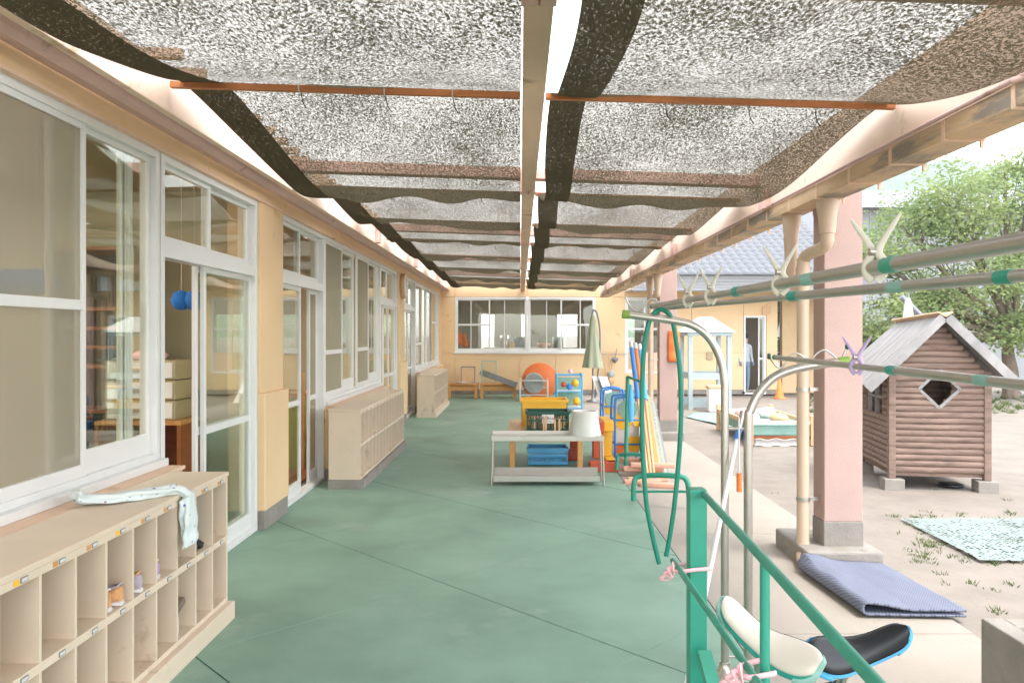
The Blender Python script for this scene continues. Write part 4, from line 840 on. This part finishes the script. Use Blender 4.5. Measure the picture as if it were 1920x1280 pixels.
def unicycle(hub,sad,fwd,cs,cb,cf,label):
    hub,sad=Vector(hub),Vector(sad); t=thing('unicycle',label,'unicycle',(hub.x,hub.y,0),0,'unicycles leaning on the green rail'); o=Vector((hub.x,hub.y,0))
    up=(sad-hub).normalized(); f=Vector(fwd); f=(f-up*f.dot(up)).normalized(); ax=up.cross(f)
    R=.205; ring=lambda r:[hub+r*(math.cos(a)*up+math.sin(a)*f) for a in [2*math.pi*k/36 for k in range(36)]]
    MB(o).tube(ring(R-.018),.019,10,closed=True).build('tyre',M['rubber'],t); MB(o).tube(ring(R-.04),.009,8,closed=True).build('rim',M['steel'],t)
    for k in range(16):
        a=2*math.pi*k/16; MB(o).tube([hub+ax*.02*(-1)**k,hub+(R-.045)*(math.cos(a)*up+math.sin(a)*f)],.0013,4,cap=False).build('spoke',M['steel'],t)
    MB(o).tube([hub-ax*.05,hub+ax*.05],.018,10).build('hub',M['steel'],t)
    cr=hub+up*(R+.03)
    for s in (-1,1):
        MB(o).tube(spline([hub+ax*.045*s,hub+ax*.046*s+up*R*.8,cr+ax*.03*s,cr+up*.03],4),.010,8).build('fork_leg',cf,t)
        e=hub+ax*.06*s+f*.1*s; MB(o).tube([hub+ax*.06*s,e],.008,8).build('crank',M['steel'],t); MB(o).obox(e+ax*.05*s,(.09,.06,.02),f,ax,up).build('pedal',M['black'],t,bevel=.004)
    MB(o).tube([cr,sad-up*.04],.0125,10).build('seat_post',M['steel'],t)
    # saddle: lofted, dipped in the middle, wider at the back
    prof=[(-.165,.028,.062),(-.15,.048,.058),(-.11,.062,.04),(-.05,.058,.018),(.0,.046,.006),(.06,.040,.012),(.115,.040,.036),(.15,.034,.058),(.165,.018,.066)]
    def loft(lo,hi,sc_,m,nm,par):
        n=16; vs=[]; pr=[p for p in prof if lo<=p[0]<=hi]
        for (x,w_,z) in pr:
            for k in range(n):
                a=2*math.pi*k/n; vs.append(sad+f*x*.87+ax*w_*sc_*math.cos(a)+up*(z+(.032 if math.sin(a)>0 else .036)*sc_*math.sin(a)-.004*(sc_-1)*10))
        b=MB(o); b.add(vs,[(i*n+k,i*n+(k+1)%n,(i+1)*n+(k+1)%n,(i+1)*n+k) for i in range(len(pr)-1) for k in range(n)],True); b.add(vs[:n],[tuple(range(n))[::-1]],True); b.add(vs[-n:],[tuple(range(n))],True)
        q=b.build(nm,m,par); md=q.modifiers.new('s','SUBSURF'); md.levels=1; md.render_levels=2; return q
    s_=loft(-.2,.2,1.0,cs,'saddle',t)
    # skirt band and bumpers
    b=MB(o); n=16; vs=[]
    for (x,w_,z) in prof:
        for k in range(9):
            a=math.pi-.45+(math.pi+.9)*k/8; vs.append(sad+f*x*.885+ax*(w_*1.06+.002)*math.cos(a)+up*(z-.008+.036*math.sin(a)))
    b.add(vs,[(i*9+k,i*9+k+1,(i+1)*9+k+1,(i+1)*9+k) for i in range(len(prof)-1) for k in range(8)],True); q=b.build('saddle_skirt',cb,s_); md=q.modifiers.new('s','SUBSURF'); md.levels=1; md.render_levels=2
    for s2,sel in ((-1,prof[:3]),(1,prof[-3:])):
        b=MB(o); vs=[]
        for (x,w_,z) in sel:
            for k in range(12):
                a=2*math.pi*k/12; vs.append(sad+f*(x*.915+.005*s2)+ax*(w_*1.12)*math.cos(a)+up*(z-.012+.03*math.sin(a)))
        b.add(vs,[(i*12+k,i*12+(k+1)%12,(i+1)*12+(k+1)%12,(i+1)*12+k) for i in range(2) for k in range(12)],True); b.add(vs[:12],[tuple(range(12))[::-1]],True); b.add(vs[-12:],[tuple(range(12))],True); q=b.build('bumper',M['mint'] if cb==M['teal'] else M['sky_blue'],s_); md=q.modifiers.new('s','SUBSURF'); md.levels=1; md.render_levels=2
M['ivory']=mat('ivory_vinyl',(.62,.56,.47),.5,var=.04,scale=4)
unicycle((.735,2.56,.205),(.70,2.13,.715),(-.62,.62,.16),M['ivory'],M['teal'],M['greenpaint'],'unicycle with an ivory and teal saddle leaning on the green rail')
unicycle((1.06,2.64,.205),(.985,2.2,.66),(.95,.15,.12),M['black'],M['sky_blue'],M['sky_blue'],'unicycle with a black and blue saddle behind the ivory one')
# ================================================================ BLUE FOLDED MAT, TROUGH
def matgrid():
    # folded perforated foam mat: lower layer, fold along the near side, upper layer shifted
    c=[gnd(1503,1068),gnd(1627,1155),gnd(1815,1158),gnd(1655,1066)]
    return c
c=matgrid(); ctr=sum(c,Vector())/4; ctr.z=0
def _mat(t):
    N=t.nodes; L=t.links; tc=N.new('ShaderNodeTexCoord'); mp=N.new('ShaderNodeMapping'); mp.inputs['Scale'].default_value=(64,64,1); mp.inputs['Rotation'].default_value=(0,0,.3); L.new(tc.outputs['UV'],mp.inputs[0])
    vo=N.new('ShaderNodeTexVoronoi'); vo.voronoi_dimensions='2D'; vo.inputs['Scale'].default_value=1; vo.inputs['Randomness'].default_value=.0; L.new(mp.outputs[0],vo.inputs[0])
    lt=N.new('ShaderNodeMath'); lt.operation='LESS_THAN'; lt.inputs[1].default_value=.30; L.new(vo.outputs['Distance'],lt.inputs[0])
    mx=N.new('ShaderNodeMix'); mx.data_type='RGBA'; mx.inputs['A'].default_value=(.175,.19,.25,1); mx.inputs['B'].default_value=(.07,.08,.125,1); L.new(lt.outputs[0],mx.inputs['Factor'])
    b=N.new('ShaderNodeBsdfPrincipled'); b.inputs['Roughness'].default_value=.8; L.new(mx.outputs['Result'],b.inputs['Base Color'])
    bp=N.new('ShaderNodeBump'); bp.invert=True; bp.inputs['Strength'].default_value=.6; bp.inputs['Distance'].default_value=.008; L.new(lt.outputs[0],bp.inputs['Height']); L.new(bp.outputs[0],b.inputs['Normal']); return b.outputs[0]
def bil(a,b):  # a along left->right, b far->near
    top=c[0].lerp(c[3],a); bot=c[1].lerp(c[2],a); return top.lerp(bot,b)
def sheet(fn,nu,nv,name,parent):
    mb=MB(ctr); mb.grid(fn,nu,nv); ob=mb.build(name,shader_mat('perforated_blue_foam',_mat),parent,solid=.012)
    uv=ob.data.uv_layers.new(name='UVMap')
    for poly in ob.data.polygons:
        for li in poly.loop_indices:
            vi=ob.data.loops[li].vertex_index; uv.data[li].uv=((vi%(nu+1))/nu,(vi//(nu+1))/nv)
    return ob
t=thing('folded_mat','blue perforated foam mat folded double on the apron beside the pink pillar plinth','mat',ctr)
def fmat(s,b):
    # s 0..1 : 0-.46 lower layer (right to left), fold, upper layer (left to right)
    if s<.46: a=1-s/.46; z=.004
    elif s<.54: k=(s-.46)/.08; a=-.035*math.sin(k*math.pi); z=.004+.055*(1-math.cos(k*math.pi))/2
    else: a=(s-.54)/.46; z=.059-.038*min(1,a*2.2)+.02*max(0,noise.noise(Vector((a*3,b*3,0))))+.05*math.exp(-((b-.05)/.12)**2)*(1-a)*.8
    p=bil(a*.985,b); p.z=z+.012; return p
sheet(fmat,90,24,'foam_sheet',t)
o=(2.3,2.7,-.03); t=thing('concrete_trough','stained hollow concrete trough beside the apron','trough',o)
b=MB(o); x0=1.955; z1=.40
b.box(x0,x0+.09,1.6,3.17,-.1,z1); b.box(x0+.09,2.8,3.08,3.17,-.1,z1-.002); b.box(x0+.09,2.8,1.6,1.7,-.1,z1-.002); b.box(2.71,2.8,1.7,3.08,-.1,z1-.002); b.box(x0+.09,2.71,1.7,3.08,-.1,.1)
b.build('basin',M['concrete'],t,bevel=.008)
# ================================================================ PLAYGROUND
# log playhouse
c0=gnd(1684,893,-.03); RZ=-math.atan2(.14,.89); t=thing('log_playhouse','small brown log playhouse with grey board roof and diamond window','playhouse',(4.47,8.35,-.03),RZ)
BWD,BLN,Z0,ZE,ZR=.455,.52,.18,1.22,1.80      # half width, half length, floor, eave, ridge
n=0; z=Z0; ph=.064
dz0,dz1,dc=.72+.42,1.34,.0
while z<ZR-.08:
    zc=z+ph/2; hw=BWD if zc<ZE else BWD*max(.05,(ZR-.03-zc)/(ZR-.03-ZE))
    dh=.20-abs(zc-1.06)   # diamond opening half width
    for y in (-BLN,BLN):
        segs=[(-hw,hw)] if dh<=0 or y>0 else [(-hw,-dh),(dh,hw)]
        for a,b_ in segs:
            if b_-a>.02: MB().tube([(a,y,zc),(b_,y,zc)],ph*.58,8,flat=1).build('log',M['log'],t)
    if zc<ZE:
        for x in (-BWD,BWD):
            segs=[(-BLN,BLN)] if not(.75<zc<1.13) else [(-BLN,-.30),(.25,BLN)]
            for a,b_ in segs: MB().tube([(x,a,zc),(x,b_,zc)],ph*.58,8,flat=1).build('log',M['log'],t)
    z+=ph
for sx in (-1,1):
    for sy in (-1,1):
        MB().box(sx*(BWD+.01)-.035,sx*(BWD+.01)+.035,sy*(BLN+.01)-.035,sy*(BLN+.01)+.035,.115,ZE+.02).build('corner_post',M['log'],t,bevel=.006)
        MB().box(sx*BWD-.10,sx*BWD+.10,sy*BLN-.09,sy*BLN+.09,-.02,.115).build('block_foot',M['concrete'],t,bevel=.008)
MB().box(-BWD,BWD,-BLN,BLN,Z0-.04,Z0-.005).build('floor_board',M['log'],t)
for s in (-1,1):
    MB().beam((s*.0,-BLN-.02,1.06-.205*0-.2),(s*.2,-BLN-.02,1.06),.03,.03).build('window_trim',M['greywood'],t)
    MB().beam((s*.2,-BLN-.02,1.06),(s*.0,-BLN-.02,1.26),.03,.03).build('window_trim',M['greywood'],t)
for y in (-.29,-.025,.24): MB().box(-BWD-.02,-BWD+.02,y-.016,y+.016,.75,1.13).build('mullion',M['greywood'],t)
MB().box(-BWD-.02,-BWD+.02,-.3,.25,.93,.955).build('mullion',M['greywood'],t)
RW=.74; rise=(ZR-1.06); dirx=RW
for s in (-1,1):
    k=0; y=-BLN-.17
    while y<BLN+.14:
        wd=random.uniform(.055,.075); a=Vector((s*.0,y+wd/2,ZR+.03-.05*max(0,(y+BLN)/1.2))); b_=Vector((s*RW,y+wd/2,1.09))
        MB().beam(a,b_,wd-.005,.018+random.uniform(0,.006),(0,0,1)).build('roof_board',M['greywood'],t); y+=wd
    MB().beam((s*.02,-BLN-.185,ZR+.005),(s*(RW+.01),-BLN-.185,1.06),.03,.09).build('barge_board',M['greywood'],t)
MB().beam((-.035,-BLN-.2,ZR+.04),(-.035,BLN+.18,ZR-.01),.08,.016,(.6,0,1)).build('ridge_cap',M['wood'],t); MB().beam((.035,-BLN-.2,ZR+.04),(.035,BLN+.18,ZR-.01),.08,.016,(-.6,0,1)).build('ridge_cap',M['wood'],t)
b=MB((4.45,8.2,-.03)); b.lathe([(.12,0),(.14,.02),(.1,.03),(.02,.03)],(4.62,8.0,-.02),20); solo(b,'dark_disc',M['black'],'black round lid lying under the log playhouse','lid')
# booth
p=gnd(1330,768,-.03); t=thing('play_booth','pale blue play booth with a white pyramid roof','booth',(p.x,p.y+.4,-.03)); W=.42
for sx in (-1,1):
    for sy in (-1,1): MB().box(sx*W-.045,sx*W+.045,sy*W-.045,sy*W+.045,0,1.6).build('post',M['paleblue'],t,bevel=.005)
    MB().box(-W+.046,W-.046,sx*W-.02,sx*W+.02,.66,.80).build('rail',M['paleblue'],t); MB().box(-W+.046,W-.046,sx*W-.02,sx*W+.02,.05,.2).build('rail',M['paleblue'],t)
    MB().box(sx*W-.02,sx*W+.02,-W+.046,W-.046,.66,.80).build('rail',M['paleblue'],t)
MB().box(-W-.07,W+.07,-W-.07,W+.07,1.6,1.68).build('eaves_band',M['paleblue'],t,bevel=.006)
b=MB(); b.add([(-W-.12,-W-.12,1.68),(W+.12,-W-.12,1.68),(W+.12,W+.12,1.68),(-W-.12,W+.12,1.68),(-.12,-.12,2.02),(.12,-.12,2.02),(.12,.12,2.02),(-.12,.12,2.02)],[(0,1,5,4),(1,2,6,5),(2,3,7,6),(3,0,4,7),(4,5,6,7),(3,2,1,0)]); b.build('roof',M['white'],t)
p=gnd(1342,772,-.03); t=thing('white_bin','white lidded plastic storage bin in front of the pale blue booth','bin',(p.x,p.y,-.03)); MB().box(-.17,.17,-.12,.12,0,.5).build('body',M['whiteplastic'],t,bevel=.03); MB().box(-.19,.19,-.14,.14,.5,.56).build('lid',M['wood'],t,bevel=.02)
# green tarp
q=[gnd(1286,783,-.03),gnd(1300,775,-.03),gnd(1420,776,-.03),gnd(1420,812,-.03),gnd(1385,806,-.03)]
b=MB(q[0]); 
def tarp(a,c_):
    l=q[0].lerp(q[4],c_*.98); r=q[1].lerp(q[2],.2+.8*c_) if False else q[1].lerp(q[2],c_); p=l.lerp(r,a); p.z=-.015+.025*abs(noise.noise(p*1.5)); return p
b.grid(tarp,14,14); solo(b,'ground_tarp',M['mint'],'mint green tarpaulin spread on the sand in front of the booth','tarpaulin',solid=.004)
# sand table
a=gnd(1408,835,-.03); t=thing('sand_table','low yellow framed sandbox table with a mint cover and toys','sandbox',(a.x+.45,a.y+.9,-.03)); W,D=.45,.9
for sx in (-1,1):
    for sy in (-1,1): MB().box(sx*W-.03,sx*W+.03,sy*D-.03,sy*D+.03,0,.44).build('post',M['wood'],t,bevel=.005)
    MB().box(sx*W-.02,sx*W+.02,-D+.03,D-.03,.30,.36).build('side_rail',M['wood'],t)
for sy in (-1,1): MB().box(-W+.03,W-.03,sy*D-.02,sy*D+.02,.31,.36).build('end_rail',M['white'],t); MB().box(-W+.03,W-.03,sy*D-.015,sy*D+.015,.09,.14).build('end_rail',M['mahogany'],t)
MB().box(-W+.03,W-.03,-D+.02,D-.02,.14,.30).build('cover',M['mint'],t,bevel=.02)
b=MB(); b.grid(lambda u_,v_:(-W+.05+2*(W-.05)*u_,-D-.02+.05*math.sin(v_*3.14),.0+.09*v_+.01*math.sin(u_*20)),20,6); b.build('sand_bag',M['white'],t,solid=.01)
for k,(x,y,m,lb) in enumerate(((-.2,.3,'ribbon','pink'),(.1,.1,'white','white'),(.25,.5,'ribbon','rose'),(-.3,-.4,'white','small white'),(.1,-.5,'wood','tan'))):
    p=Vector((a.x+.45+x,a.y+.9+y,.275)); b=MB(p); b.lathe([(.10,0),(.15,.04),(.12,.1),(.02,.13)],p,12); solo(b,'sand_toy',M[m],lb+' sand toy on the mint cover of the sandbox','toy')
p=gnd(1441,742,-.03); b=MB((p.x,19.0,-.03)); b.lathe([(.16,0),(.16,.03),(.11,.03),(.03,.5),(.02,.5)],(p.x,19.0,-.03),16); solo(b,'traffic_cone',M['orange'],'orange cone beside the white doorway','cone')
# person in the doorway
def person(p,rz):
    t=thing('person','person in grey shirt and blue grey trousers standing in the white doorway','person',p,rz)
    J={'pel':(0,0,.84),'wa':(0,0,1.0),'ch':(0,.0,1.2),'ne':(0,0,1.36),'hd':(.01,0,1.42),'ht':(.02,0,1.54),
       'hl':(0,.085,.80),'kl':(.02,.09,.45),'al':(-.01,.09,.08),'tl':(.12,.1,.03),'hr':(0,-.085,.80),'kr':(.02,-.09,.45),'ar':(-.01,-.09,.08),'tr':(.12,-.1,.03),
       'sl':(0,.17,1.30),'el':(-.01,.21,1.05),'wl':(.08,.2,.84),'fl':(.12,.2,.76),'sr':(0,-.17,1.30),'er':(-.01,-.21,1.05),'wr':(.08,-.2,.84),'fr':(.12,-.2,.76)}
    Rr={'pel':.125,'wa':.115,'ch':.13,'ne':.05,'hd':.075,'ht':.085,'hl':.085,'kl':.06,'al':.042,'tl':.035,'hr':.085,'kr':.06,'ar':.042,'tr':.035,'sl':.06,'el':.042,'wl':.03,'fl':.03,'sr':.06,'er':.042,'wr':.03,'fr':.03}
    E=[('pel','wa'),('wa','ch'),('ch','ne'),('ne','hd'),('hd','ht'),('pel','hl'),('hl','kl'),('kl','al'),('al','tl'),('pel','hr'),('hr','kr'),('kr','ar'),('ar','tr'),('ch','sl'),('sl','el'),('el','wl'),('wl','fl'),('ch','sr'),('sr','er'),('er','wr'),('wr','fr')]
    ks=list(J); me=bpy.data.meshes.new('body'); me.from_pydata([J[k] for k in ks],[(ks.index(a),ks.index(b)) for a,b in E],[]); ob=bpy.data.objects.new('body',me); COL.objects.link(ob); ob.parent=t
    sk=ob.modifiers.new('skin','SKIN'); 
    for i,k in enumerate(ks): me.skin_vertices[0].data[i].radius=(Rr[k],Rr[k]); me.skin_vertices[0].data[i].use_root=(k=='pel')
    ss=ob.modifiers.new('sub','SUBSURF'); ss.levels=2; ss.render_levels=2
    def f(tr):
        N=tr.nodes; L=tr.links; tc=N.new('ShaderNodeTexCoord'); sp=N.new('ShaderNodeSeparateXYZ'); L.new(tc.outputs['Object'],sp.inputs[0]); cr=N.new('ShaderNodeValToRGB'); cr.color_ramp.interpolation='CONSTANT'
        e=cr.color_ramp.elements; e[0].position=0; e[0].color=(.03,.03,.03,1); e[1].position=.05; e[1].color=(.16,.22,.28,1); x=e.new(.53); x.color=(.42,.45,.48,1); x=e.new(.835); x.color=(.5,.3,.22,1)
        m_=N.new('ShaderNodeMath'); m_.operation='DIVIDE'; m_.inputs[1].default_value=1.64; L.new(sp.outputs['Z'],m_.inputs[0]); L.new(m_.outputs[0],cr.inputs[0]); b=N.new('ShaderNodeBsdfPrincipled'); b.inputs['Roughness'].default_value=.85; L.new(cr.outputs[0],b.inputs['Base Color']); return b.outputs[0]
    me.materials.append(shader_mat('clothed_person',f))
    MB().lathe([(.01,-.02),(.085,.0),(.098,.06),(.09,.12),(.05,.155),(.005,.165)],(-.012,0,1.475),16).build('hair',M['hair'],t)
    MB().lathe([(.002,-.01),(.012,0),(.002,.012)],(.115,0,1.49),8).build('nose',M['skin'],t)
person((Xb(1399),YB+.12,.0),-1.2)
# second parasol and slanted pipe behind the playhouse
parasol((6.55,12.6,-.03),2.25,.2,M['white'],'closed white parasol standing behind the log playhouse')
b=MB((8.0,14.4,-.03)); b.tube([(7.25,14.2,2.32),(8.05,14.2,1.55),(8.75,14.2,-.03)],.05,10); solo(b,'slanted_pipe',M['steelgrey'],'grey slanted metal pipe rising behind the playhouse roof','pipe')
# mint mesh mat on sand
q=[gnd(1686,975,-.03),gnd(1990,975,-.03),gnd(2060,1058,-.03),gnd(1838,1055,-.03)]
def _mesh(t):
    N=t.nodes; L=t.links; tc=N.new('ShaderNodeTexCoord'); vo=N.new('ShaderNodeTexVoronoi'); vo.inputs['Scale'].default_value=26; vo.inputs['Randomness'].default_value=.25; L.new(tc.outputs['Object'],vo.inputs[0])
    lt=N.new('ShaderNodeMath'); lt.operation='LESS_THAN'; lt.inputs[1].default_value=.47; L.new(vo.outputs['Distance'],lt.inputs[0])
    d=N.new('ShaderNodeBsdfDiffuse'); d.inputs[0].default_value=(.25,.30,.28,1); tr=N.new('ShaderNodeBsdfTransparent'); mx=N.new('ShaderNodeMixShader'); L.new(lt.outputs[0],mx.inputs[0]); L.new(d.outputs[0],mx.inputs[1]); L.new(tr.outputs[0],mx.inputs[2]); return mx.outputs[0]
b=MB(q[0]); b.grid(lambda a,c_:(lambda p:Vector((p.x,p.y,-.008+.012*noise.noise(p*3))))((q[0].lerp(q[1],a)).lerp(q[3].lerp(q[2],a),c_)),30,12); solo(b,'mesh_mat',shader_mat('mint_plastic_mesh',_mesh),'mint plastic mesh mat laid on the sand with weeds growing through','mat')
# grass tufts
gv=[];gf=[]
def tuft(x,y,n,h):
    for _ in range(n):
        a=random.uniform(0,6.28); r=random.uniform(0,.05); bx,by=x+r*math.cos(a),y+r*math.sin(a); l=random.uniform(.5,1)*h; w_=.004; i=len(gv)
        gv.extend([(bx-w_,by,-.035),(bx+w_,by,-.035),(bx+math.cos(a)*l*.7,by+math.sin(a)*l*.7,-.035+l)]); gf.append((i,i+1,i+2))
for _ in range(150):
    if random.random()<.45: u,v=random.uniform(1700,1915),random.uniform(965,1060)
    else: u,v=random.uniform(1430,1915),random.uniform(905,1180)
    p=gnd(u,v,-.03)
    if p.x>2.6: tuft(p.x,p.y,random.randint(5,22),random.uniform(.015,.05))
for _ in range(500):
    p=gnd(random.uniform(1500,2000),random.uniform(735,775),-.03); 
    if p.x>5.5: tuft(p.x,p.y,14,.12)
me=bpy.data.meshes.new('grass_tufts'); me.from_pydata(gv,[],gf); me.materials.append(M['grass']); ob=bpy.data.objects.new('grass_tufts',me); COL.objects.link(ob); ob['kind']='stuff'; ob['label']='sparse weeds and grass tufts on the sandy playground'
# ================================================================ TREES, FENCE, GYM, HILLS
def tree(base,h,blobs,nleaf,size,m,label,tr=.17,seed=1):
    rd=random.Random(seed); t=thing('broadleaf_tree',label,'tree',base); base=Vector(base)
    trunk=MB(); fork=Vector((.1,0,h*.28))
    trunk.tube(spline([(0,0,-.1),(.03,0,h*.1),(-.04,.02,h*.2),tuple(fork)],4),[tr*(1.25-.05*i) if i else tr*1.5 for i in range(13)],10)
    trunk.build('trunk',M['bark'],t); lb=MB(); ends=[]
    for (cx,cy_,cz,rx,ry,rz) in blobs:
        c_=Vector((cx,cy_,cz)); mid=fork.lerp(c_,.5)+Vector((rd.uniform(-.3,.3),rd.uniform(-.3,.3),rd.uniform(-.25,.1)))
        pth=spline([fork,mid,c_],5); lb.tube(pth,[tr*.55*(1-i/len(pth))+.015 for i in range(len(pth))],7)
        for k in range(9):
            e=c_+Vector((rd.gauss(0,.5)*rx,rd.gauss(0,.5)*ry,rd.gauss(.1,.5)*rz)); s_=pth[rd.randint(4,len(pth)-1)]
            lb.tube([s_,s_.lerp(e,.5)+Vector((0,0,rd.uniform(-.1,.15))),e],[.022,.014,.005],5,cap=False); ends.append((e,rx))
    lb.build('limbs',M['bark'],t)
    V=[];Fc=[]
    per=nleaf//len(ends)
    for e,rx in ends:
        sp=rx*.28*rd.uniform(.7,1.3)
        for _ in range(per):
            p=e+Vector((rd.gauss(0,sp),rd.gauss(0,sp),rd.gauss(0,sp*.55))); d=Vector((rd.gauss(0,1),rd.gauss(0,1),rd.gauss(-.2,.5))).normalized(); s2=d.cross(Vector((rd.gauss(0,1),rd.gauss(0,1),rd.gauss(0,1)))).normalized(); l=size*rd.uniform(.6,1.3); i=len(V)
            V+= [tuple(p-d*l*.5),tuple(p+s2*l*.28),tuple(p+d*l*.5),tuple(p-s2*l*.28)]; Fc.append((i,i+1,i+2,i+3))
    me=bpy.data.meshes.new('crown'); me.from_pydata(V,[],Fc); me.materials.append(m); ob=bpy.data.objects.new('crown',me); COL.objects.link(ob); ob.parent=t; ob['kind']='stuff'
bl_=[(-3.3,.3,3.6,1.1,1.2,.7),(-2.6,.4,4.5,1.2,1.2,.7),(-1.4,.4,5.2,1.2,1.2,.7),(2.2,.4,5.3,1.2,1.2,.8),(.2,.5,5.9,1.1,1.0,.5),(-3.6,0,1.5,.8,.8,.35),(-3.2,0,2.2,1.1,1.2,.6),(-2.2,.5,3.2,1.2,1.2,.7),(-2.6,-.4,1.55,.9,.8,.35),(-1.0,0,4.3,1.2,1.2,.7),(-.6,-.5,3.0,1.2,1.2,.7),(.6,.3,5.0,1.3,1.2,.8),(.8,-.6,3.5,1.3,1.2,.7),(2.0,.3,4.0,1.3,1.2,.8),(-.3,-.7,1.75,.9,.7,.4),(1.0,-.8,2.0,1.0,.8,.4),(2.3,0,2.6,1.2,1.0,.6),(-1.7,.2,2.35,1.0,1.0,.5)]
tree((12.6,19.2,-.03),6.0,bl_,36000,.115,M['leaf'],'spreading light green tree with a crooked trunk behind the playhouse',.17,3)
tree((8.6,26,-.03),4.2,[(0,0,2.6,1.0,.9,.8),(-.5,.2,1.7,.8,.7,.5),(.6,0,3.3,.8,.8,.6),(.3,-.3,1.2,.8,.6,.5)],4500,.12,M['leafdark'],'dense shrub tree in the gap beside the back building',.08,5)
tree((19.5,30,-.03),6.5,[(0,0,4.0,1.8,1.2,1.0),(-2,0,3.0,1.5,1.2,.8),(2,0,3.2,1.6,1.2,.9),(0,0,2.0,1.8,1.0,.6)],6000,.2,M['leaf'],'light green tree standing against the grey hall',.15,8)
t=thing('boundary_fence','pale grey panel fence with white posts behind the playground tree','fence',(14,25,-.03))
for k in range(8):
    x=-4.6+1.7*k; MB().box(x+.03,x+1.67,-.02,.02,.1,1.75).build('panel',M['gymwall'],t); MB().tube([(x,0,0),(x,0,1.9)],.03,8).build('post',M['white'],t)
t=thing('sports_hall','large pale grey hall with a white ribbed metal roof','building',(32,44,-.03))
MB().box(-12.2,16,0,14,0,9.2).build('wall',M['gymwall'],t)
for k in range(70): MB().box(-12.2+.4*k,-12.14+.4*k,-.04,0,0,9.1).build('wall_rib',M['gymwall'],t)
rf=MB(); rf.add([(-12.8,-1,9.1),(16.5,-1,9.1),(16.5,8,11.6),(-12.8,8,11.6)],[(0,1,2,3)]); rf.add([(-12.8,-1,8.95),(16.5,-1,8.95),(16.5,-1,9.1),(-12.8,-1,9.1)],[(0,1,2,3)]); rf=rf.build('roof',M['hallroof'],t)
for k in range(74): MB().beam((-12.8+.4*k,-1,9.13),(-12.8+.4*k,8,11.63),.07,.06).build('roof_rib',M['hallroof'],rf)
hm=MB(); hm.grid(lambda a,c_:(60+900*a,420+300*c_,-5+(148+30*noise.noise(Vector((a*5,2,0)))+9*noise.noise(Vector((a*60,c_*9,1))))*math.sin(min(1,c_*1.25)*1.57)*(.55+.45*math.sin(a*2.6+.35))),160,30); struct(hm.build('hills',M['hill']))
hz=MB(); hz.box(-90,1000,-45,735,-7,260); hb=hz.build('haze',bpy.data.materials.new('pale_air')); hb['kind']='stuff'; hb['label']='thin pale haze in the air over the hills'
hm_=hb.data.materials[0]; hm_.use_nodes=True; ht=hm_.node_tree; ht.nodes.clear(); ho=ht.nodes.new('ShaderNodeOutputMaterial'); pv=ht.nodes.new('ShaderNodeVolumePrincipled'); pv.inputs['Color'].default_value=(.82,.88,.95,1); pv.inputs['Density'].default_value=.0008; ht.links.new(pv.outputs[0],ho.inputs['Volume'])
hm_.cycles.homogeneous_volume=True
# lettering curves become meshes
dg=bpy.context.evaluated_depsgraph_get()
for o in [x for x in sc.objects if x.type=='FONT']:
    me=bpy.data.meshes.new_from_object(o.evaluated_get(dg)); n=bpy.data.objects.new('printed_word',me); COL.objects.link(n); n.parent=o.parent; n.location=o.location; n.rotation_euler=o.rotation_euler
    if not me.materials: me.materials.append(M['black'])
    bpy.data.objects.remove(o)
